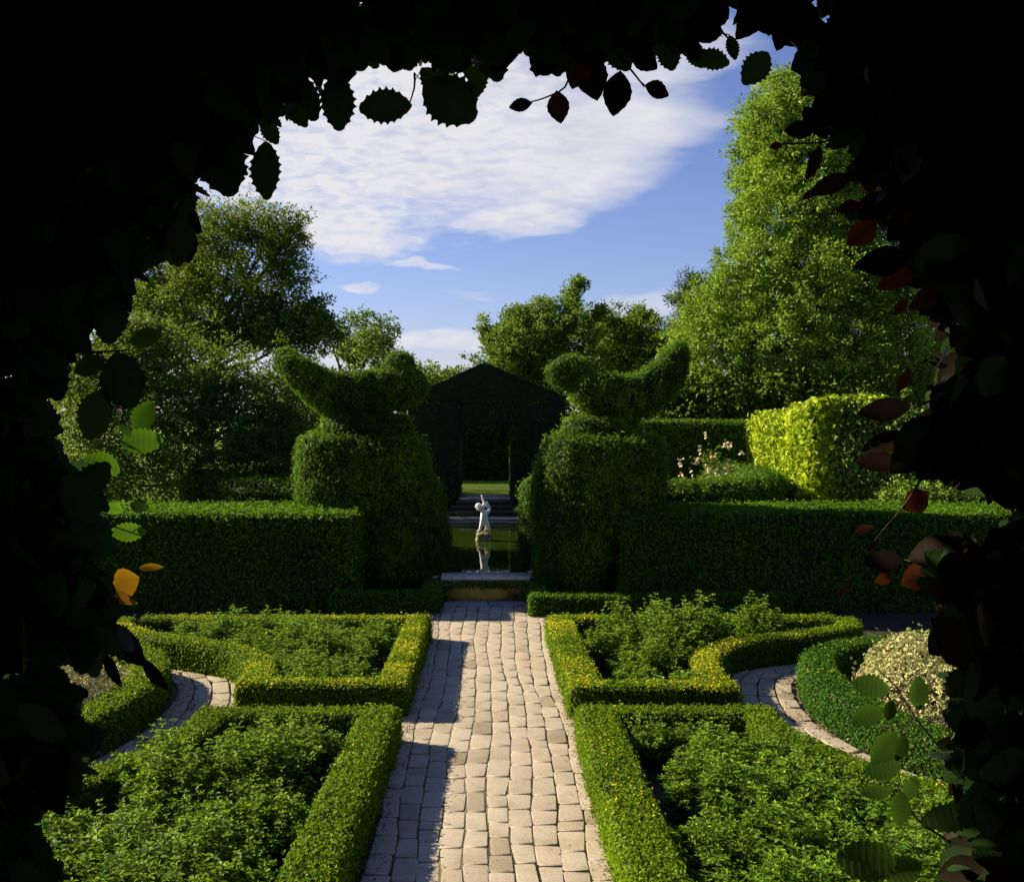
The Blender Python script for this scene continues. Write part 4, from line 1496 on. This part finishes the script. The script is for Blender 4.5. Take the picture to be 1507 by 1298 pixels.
plant_bed([(-1.64, 11.85), (-2.7, 11.85), (-2.8, 11.0), (-3.0, 10.3), (-3.4, 9.6), (-4.4, 8.5), (-5.2, 8.0), (-5.2, 6.4), (-1.72, 6.4)],
          'bushy green fuchsia in the box-edged bed left of the path, nearest the camera', 'fuchsias in the near left bed', 1.05, 0.60)
plant_bed([(1.60, 11.95), (2.85, 11.95), (2.85, 11.0), (3.15, 10.4), (3.6, 9.7), (4.6, 8.7), (5.2, 8.3), (5.2, 6.4), (1.62, 6.4)],
          'bushy green fuchsia in the box-edged bed right of the path, nearest the camera', 'fuchsias in the near right bed', 1.08, 0.60)
plant_bed([(-1.6, 17.2), (-4.9, 17.2), (-5.2, 16.85), (-3.9, 16.25), (-3.1, 15.6), (-2.7, 14.9), (-2.6, 13.9), (-1.62, 13.9)],
          'bushy green fuchsia in the box-edged bed left of the path, nearest the pool', 'fuchsias in the far left bed', 1.0, 0.60)
plant_bed([(1.72, 17.2), (5.0, 17.2), (4.6, 16.85), (3.5, 16.3), (2.8, 15.6), (2.55, 14.9), (2.5, 13.8), (1.72, 13.8)],
          'bushy green fuchsia in the box-edged bed right of the path, nearest the pool', 'fuchsias in the far right bed', 1.1, 0.60,
          hfun=lambda x, y: 1.28 if y > 15.8 else 1.0)

# ------------------------------------------------------------------ terrace, steps and the hedge arch the view looks through
g = G()
box(g, -14, 14, -30, 3.2, 0.0, 2.2)
tag(g.build('terrace', M['soil']), 'raised ground behind the hedge arch', 'terrace', kind='structure')
for side in (0,):
    sr = empty('entrance_steps', (0, 3.2, 0))
    for i in range(12):
        g = G()
        box(g, -1.1, 1.1, i * 0.30, (i + 1) * 0.30 - 0.004, 0.0, 2.2 - (i + 1) * 0.169)
        g.build('step', M['step'], sr)
    tag(sr, 'stone steps going down from the hedge arch to the path', 'steps')

OUT = [(100, 1330), (92, 1240), (78, 1170), (128, 1105), (132, 1060), (96, 1010), (104, 960), (160, 920), (172, 870), (158, 800), (160, 750), (148, 700), (112, 650), (92, 600), (118, 560),
       (135, 500), (160, 440), (225, 400), (285, 350), (318, 295), (330, 262), (362, 215), (395, 178), (450, 150), (500, 118), (560, 88), (620, 96), (700, 92), (740, 92), (800, 92), (860, 112),
       (930, 78), (980, 72), (1060, 56), (1128, 84), (1150, 108), (1190, 165), (1215, 215), (1235, 270), (1275, 320), (1310, 390), (1345, 450), (1352, 520), (1340, 600), (1312, 660), (1345, 705),
       (1400, 730), (1470, 735), (1460, 770), (1350, 790), (1345, 850), (1370, 900), (1398, 950), (1402, 1010), (1365, 1090), (1372, 1180), (1362, 1260), (1365, 1330)]
arch = empty('hedge_arch', (0, 1.2, 2.2))
AO = np.array([0, 1.2, 2.2])
OC = np.array([740.0, 700.0])
O_ = np.array(OUT, float)
Or = resample(O_, 22)
od = unit(np.gradient(Or, axis=0))
on = np.stack([od[:, 1], -od[:, 0]], 1)
on *= np.sign(((Or - OC) * on).sum(1))[:, None]
# thick inner mass: several nested passages from the garden face back past the viewer; the unseen rear part is added to darken the leaves
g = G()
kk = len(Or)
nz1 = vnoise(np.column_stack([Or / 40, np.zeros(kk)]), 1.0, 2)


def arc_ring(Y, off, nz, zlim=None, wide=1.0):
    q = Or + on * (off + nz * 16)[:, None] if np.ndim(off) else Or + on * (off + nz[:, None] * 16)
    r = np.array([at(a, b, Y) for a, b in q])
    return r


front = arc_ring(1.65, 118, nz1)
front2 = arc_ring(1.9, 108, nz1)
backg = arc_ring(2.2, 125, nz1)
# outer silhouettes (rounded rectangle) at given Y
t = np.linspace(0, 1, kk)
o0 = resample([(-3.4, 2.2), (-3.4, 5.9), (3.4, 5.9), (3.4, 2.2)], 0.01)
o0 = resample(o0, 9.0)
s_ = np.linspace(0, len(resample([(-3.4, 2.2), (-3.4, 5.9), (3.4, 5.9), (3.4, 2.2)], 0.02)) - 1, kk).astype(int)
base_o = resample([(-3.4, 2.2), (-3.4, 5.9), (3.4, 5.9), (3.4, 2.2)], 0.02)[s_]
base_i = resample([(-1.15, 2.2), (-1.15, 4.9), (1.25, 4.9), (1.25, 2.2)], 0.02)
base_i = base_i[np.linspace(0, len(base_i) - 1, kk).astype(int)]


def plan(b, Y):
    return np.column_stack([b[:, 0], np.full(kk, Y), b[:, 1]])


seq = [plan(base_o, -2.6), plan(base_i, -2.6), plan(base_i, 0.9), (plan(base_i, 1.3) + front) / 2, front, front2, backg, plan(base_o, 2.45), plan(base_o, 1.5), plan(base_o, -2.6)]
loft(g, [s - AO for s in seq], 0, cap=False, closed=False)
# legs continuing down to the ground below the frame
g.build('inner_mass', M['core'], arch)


def detailed_leaf(kind, n=11):
    """unit leaf along +X (length 1), lying in XY, Z up."""
    xs = np.linspace(0, 1, n)
    V, Fc = [], []
    for i, x in enumerate(xs):
        if kind == 'holly':
            w = 0.31 * math.sin(math.pi * min(1, x * 0.98 + 0.01)) ** 0.72
            w *= (0.93, 0.90, 1.10)[i % 3]
            xo = (0.0, 0.0, 0.012)[i % 3]
            zz = (0.0, -0.002, 0.008)[i % 3]
        else:
            w = 0.31 * math.sin(math.pi * x) ** 0.85 * (1 + 0.18 * (0.5 - x))
            w *= 1.03 if i % 2 else 0.97
            xo, zz = 0.008 * (i % 2), 0.012 * (i % 2)
        b = -0.14 * (x - 0.4) ** 2
        V += [(x, 0, b), (x + xo, w, b + zz + 0.10 * w), (x + xo, -w, b + zz + 0.10 * w)]
    for i in range(n - 1):
        a, c = 3 * i, 3 * i + 3
        Fc += [(a, c, c + 1, a + 1), (a, a + 2, c + 2, c)]
    return np.array(V), np.array(Fc)


LEAF = {k: detailed_leaf(k, 25 if k == 'holly' else 13) for k in ('holly', 'beech')}


def put_leaves(g_, kind, pos, ax, nrm, size, width, tint, gold, mat=0):
    V, Fc = LEAF[kind]
    ax = unit(ax)
    nrm = unit(nrm - ax * (nrm * ax).sum(1, keepdims=True))
    sd = np.cross(nrm, ax)
    n_ = len(pos)
    P = pos[:, None, :] + size[:, None, None] * (V[None, :, 0:1] * ax[:, None, :] + V[None, :, 1:2] * width[:, None, None] * sd[:, None, :] + V[None, :, 2:3] * nrm[:, None, :])
    f = (np.arange(n_)[:, None, None] * len(V) + Fc[None]).reshape(-1, 4)
    rib = np.tile((np.arange(len(V)) % 3 == 0) * 1.0, n_)
    tt_ = np.clip(np.repeat(tint, len(V)) + rib * 0.35, 0, 1)
    gg_ = np.repeat(gold, len(V)) * (1 - 0.42 * rib)
    g_.add(P.reshape(-1, 3), f, mat, tt_, gg_)


def img_dir(deg):
    a = np.radians(deg)
    return np.stack([np.cos(a), np.zeros_like(a), np.sin(a)], -1)


gh, gb = G(), G()


def scatter(n, lo, hi, y0, y1, gk=1.0, smin=0.055, smax=0.088):
    i = rng.integers(0, kk, n)
    off = lo + (hi - lo) * rng.random(n) ** 0.8 - np.where(on[i][:, 1] < -0.6, 26, 0) * (Or[i][:, 0] < 1050) - 24 * ((on[i][:, 0] < -0.5) & (Or[i][:, 1] > 680) & (Or[i][:, 1] < 1180))
    q = Or[i] + on[i] * off[:, None] + rng.normal(0, 10, (n, 2))
    Y = rng.uniform(y0, y1, n)
    p = np.column_stack([(q[:, 0] - HX) * Y / F, Y, EYE - (q[:, 1] - HY) * Y / F])
    # direction: towards the opening, drooping
    inw = -on[i]
    ax = np.column_stack([inw[:, 0] * 0.7, np.zeros(n), -inw[:, 1] * 0.7 - 0.45]) + rng.normal(0, 0.55, (n, 3)) * np.array([1, 0.8, 1])
    nr = np.array([0, -1.0, 0.35]) + rng.normal(0, 0.55, (n, 3))
    sz = rng.uniform(smin, smax, n)
    # beech share grows on the right side
    pb = np.clip((q[:, 0] - 700) / 500, 0.05, 0.85)
    pb = np.where((q[:, 1] > 950) & (q[:, 0] > 1200), 0.2, pb)
    isb = rng.random(n) < pb
    p = p - unit(ax) * sz[:, None] * 0.5
    for m_, kind, gg in ((~isb, 'holly', gh), (isb, 'beech', gb)):
        k = m_
        put_leaves(gg, kind, p[k], ax[k], nr[k], sz[k], rng.uniform(0.85, 1.25, k.sum()), rng.random(k.sum()),
                   (rng.random(k.sum()) < 0.018) * rng.random(k.sum()) * 0.4)


scatter(1100, 34, 90, 1.6, 2.2)
scatter(3600, 58, 190, 1.5, 2.25)
scatter(2600, 100, 420, 1.4, 2.1, smax=0.095)
scatter(1500, 60, 300, 2.0, 2.5)
gh.v = [v - AO for v in gh.v]
gb.v = [v - AO for v in gb.v]
gh.build('holly_foliage', [M['holly']], arch)
gb.build('beech_foliage', [M['beech']], arch)

# single sprigs that stand out against the light: (px, py of leaf centre, direction, length px, width, kind, tint, gold, Y); gold carries leaf colour and painted backlight
SPR = [
    ('holly', [(610, 108), (610, 128), (603, 152)], [(567, 157, 183, 78, 1.15, .3, .0), (662, 148, -35, 92, 1.5, .3, .0), (497, 150, -88, 84, 1.0, .1, 0), (640, 122, -50, 60, 1.1, .4, .1), (703, 118, -95, 52, 1.0, .5, .3)]),
    ('holly', [(395, 150), (372, 185), (352, 196)], [(391, 250, -86, 92, .85, .3, .05), (397, 193, -60, 44, 1.0, .7, .4), (322, 232, -72, 118, 1.1, .1, 0), (352, 250, -30, 30, .9, .8, .7), (436, 168, -50, 50, 1, .6, .3)]),
    ('beech', [(840, 92), (832, 128), (800, 145), (782, 150)], [(766, 155, 188, 36, .9, .6, .1), (822, 158, -82, 48, 1.15, .6, .35), (868, 112, -72, 76, 1.15, .2, 0), (820, 92, 200, 52, .95, .2, 0), (800, 100, 190, 44, 1, .2, .0)]),
    ('beech', [(900, 70), (930, 105), (948, 128)], [(967, 133, -20, 40, 1.35, .3, 0), (908, 138, -98, 66, 1.05, .2, 0), (948, 88, -30, 50, 1.1, .2, 0), (1016, 72, -60, 45, 1.2, .3, 0)]),
    ('holly', [(1060, 45), (1075, 60)], [(1048, 88, -15, 52, 1.1, .6, .25), (1024, 82, -60, 42, 1.2, .6, .3), (1078, 70, -80, 40, .8, .3, 0), (1113, 100, -128, 66, 1.05, .5, .1), (985, 82, -80, 48, 1.2, .2, .1)]),
    ('beech', [(1235, 200), (1210, 210), (1150, 212)], [(1176, 192, 180, 44, 1.1, .1, 0), (1142, 215, 190, 20, 1, .5, .5), (1198, 240, -115, 60, .5, .2, .1), (1200, 180, -60, 60, 1, .1, 0)]),
    ('beech', [(1260, 250), (1240, 270)], [(1222, 272, 205, 78, .6, .1, .15), (1190, 287, 215, 26, .7, .3, .8), (1250, 305, 190, 40, .9, .2, .25), (1268, 344, 218, 54, 1.1, .2, .95), (1290, 300, 200, 70, .9, .1, .1)]),
    ('beech', [(1345, 380), (1330, 400)], [(1318, 412, 205, 62, .8, .2, .9), (1325, 452, 230, 32, .8, .4, .8), (1300, 385, 190, 90, .8, .1, 0), (1362, 440, 210, 60, .9, .1, .3)]),
    ('beech', [(1370, 590), (1340, 600)], [(1302, 603, 188, 80, .7, .0, .0), (1300, 650, 205, 72, .6, .0, .03), (1295, 680, 180, 74, .7, .1, .05), (1318, 655, 215, 30, .9, .7, .9), (1330, 560, 250, 40, .8, .5, .5)]),
    ('beech', [(1400, 640), (1365, 690), (1330, 745), (1300, 780), (1285, 800)], [(1348, 737, 215, 46, 1.3, .5, .75), (1283, 805, 235, 22, .8, .9, .4), (1270, 780, 200, 30, .8, .7, .3)]),
    ('beech', [(1400, 800), (1370, 830)], [(1352, 848, 215, 56, 1.4, .9, .45), (1300, 826, 183, 66, .8, .1, 0), (1300, 852, 200, 30, .9, .6, .6), (1243, 868, 218, 28, .6, .8, .9), (1375, 865, 200, 60, .9, .2, 0)]),
    ('holly', [(1400, 1120), (1350, 1060), (1318, 1010), (1290, 985)], [(1282, 1010, 168, 58, 1.0, .8, .8), (1277, 1053, 195, 52, 1.0, .9, .9), (1310, 1045, 250, 30, 1.0, .9, .9), (1352, 1020, 95, 50, 1.1, .7, .6), (1302, 1100, 225, 60, 1.0, .9, 1.), (1325, 1100, 250, 40, 1.0, .9, .9)]),
    ('holly', [(1400, 1240), (1345, 1200), (1325, 1150), (1318, 1110)], [(1300, 1130, 190, 55, 1.1, .5, .5), (1290, 1165, 185, 46, .8, .9, .9), (1325, 1190, 265, 50, 1.0, .9, .9), (1275, 1266, 180, 84, 1.2, .7, .6), (1340, 1160, 60, 40, 1.0, .8, .8), (1330, 1280, 200, 60, 1.1, .8, .6)]),
    ('holly', [(140, 640), (170, 640), (186, 655)], [(211, 614, 62, 52, 1.25, 1., 1.), (208, 650, 3, 62, 1.05, .9, .8), (150, 684, 158, 56, 1.15, 1., 1.), (185, 634, 130, 26, .8, .5, .2)]),
    ('holly', [(120, 520), (150, 518), (190, 515)], [(214, 497, 12, 50, 1.1, .6, .45), (181, 560, 285, 86, 1.45, .1, 0), (162, 466, 270, 82, 1.1, .1, 0), (132, 538, 200, 50, 1.1, .8, .6), (250, 365, -60, 62, 1.0, .5, .3), (272, 345, -60, 46, 1, .5, .2), (140, 610, 250, 80, 1.3, .3, .2)]),
    ('amber', [(140, 860), (165, 862)], [(185, 857, 20, 44, 1.6, .8, 1.), (222, 835, 2, 38, .5, .9, 1.), (180, 880, 340, 48, .6, .4, .12)]),
    ('holly', [(130, 750), (170, 760)], [(188, 783, 0, 52, .9, .9, .8), (168, 748, 340, 26, 1.1, 1., 1.), (205, 745, 350, 30, 1.1, .3, .2), (115, 838, 300, 44, .5, .3, 0)]),
    ('beech', [(130, 900), (170, 930)], [(185, 950, 318, 84, .75, .1, .05), (228, 992, 308, 62, .6, .2, .0), (165, 985, 300, 60, .5, .1, 0), (130, 950, 270, 70, 1, .1, 0)]),
]
for kind, stem, lv in SPR:
    g_ = G()
    Y0 = random.uniform(1.62, 1.95)
    if stem[0][0] < 200 and stem[0][1] not in (520, 900):
        Y0 = 2.42
    pts = [at(a, b, Y0 + 0.02 * i) - AO for i, (a, b) in enumerate(stem)]
    pts = smooth_curve(pts, 0.015) if len(pts) > 2 else resample(pts, 0.02)
    tube(g_, pts, np.linspace(0.0022, 0.0013, len(pts)), 1, 5)
    for (a, b, dg, ln, wd, tn, gd) in lv:
        if kind == 'holly' and stem[0][0] == 1400:
            gd *= 0.5
        Y = Y0 + random.uniform(-0.03, 0.05)
        size = ln * Y / F
        ax = img_dir(np.array([float(dg)])) + np.array([[0, random.uniform(-.25, .25), 0]])
        c = at(a, b, Y) - AO
        nr = np.array([[random.gauss(0, .22), -1, random.gauss(0.15, .22)]])
        p0 = c[None] - unit(ax) * size * 0.5
        put_leaves(g_, 'beech' if kind == 'amber' else kind, p0, ax, nr, np.array([size]), np.array([wd]), np.array([tn]), np.array([gd]), 0)
        # petiole to the nearest stem point
        k = np.argmin(np.linalg.norm(pts - p0[0], axis=1))
        if np.linalg.norm(pts[k] - p0[0]) < 0.05:
            tube(g_, [pts[k], (pts[k] + p0[0]) / 2 + np.array([0, 0, -0.002]), p0[0]], [0.0011, 0.001, 0.001], 1, 4)
    g_.build('leafy_twig', [M[kind], M['stem']], arch)
tag(arch, 'dark arch of holly and copper beech leaves framing the view', 'hedge arch')
# an unseen hedge added behind the viewer to cut sky light on the arch
tall_hedge('rear_sky_blocker', -9, 9, -6.4, -5.0, 6.0, 'unseen added hedge blocking sky light behind the arch', m='darktree', dens=30, size=0.16, z0=2.2)
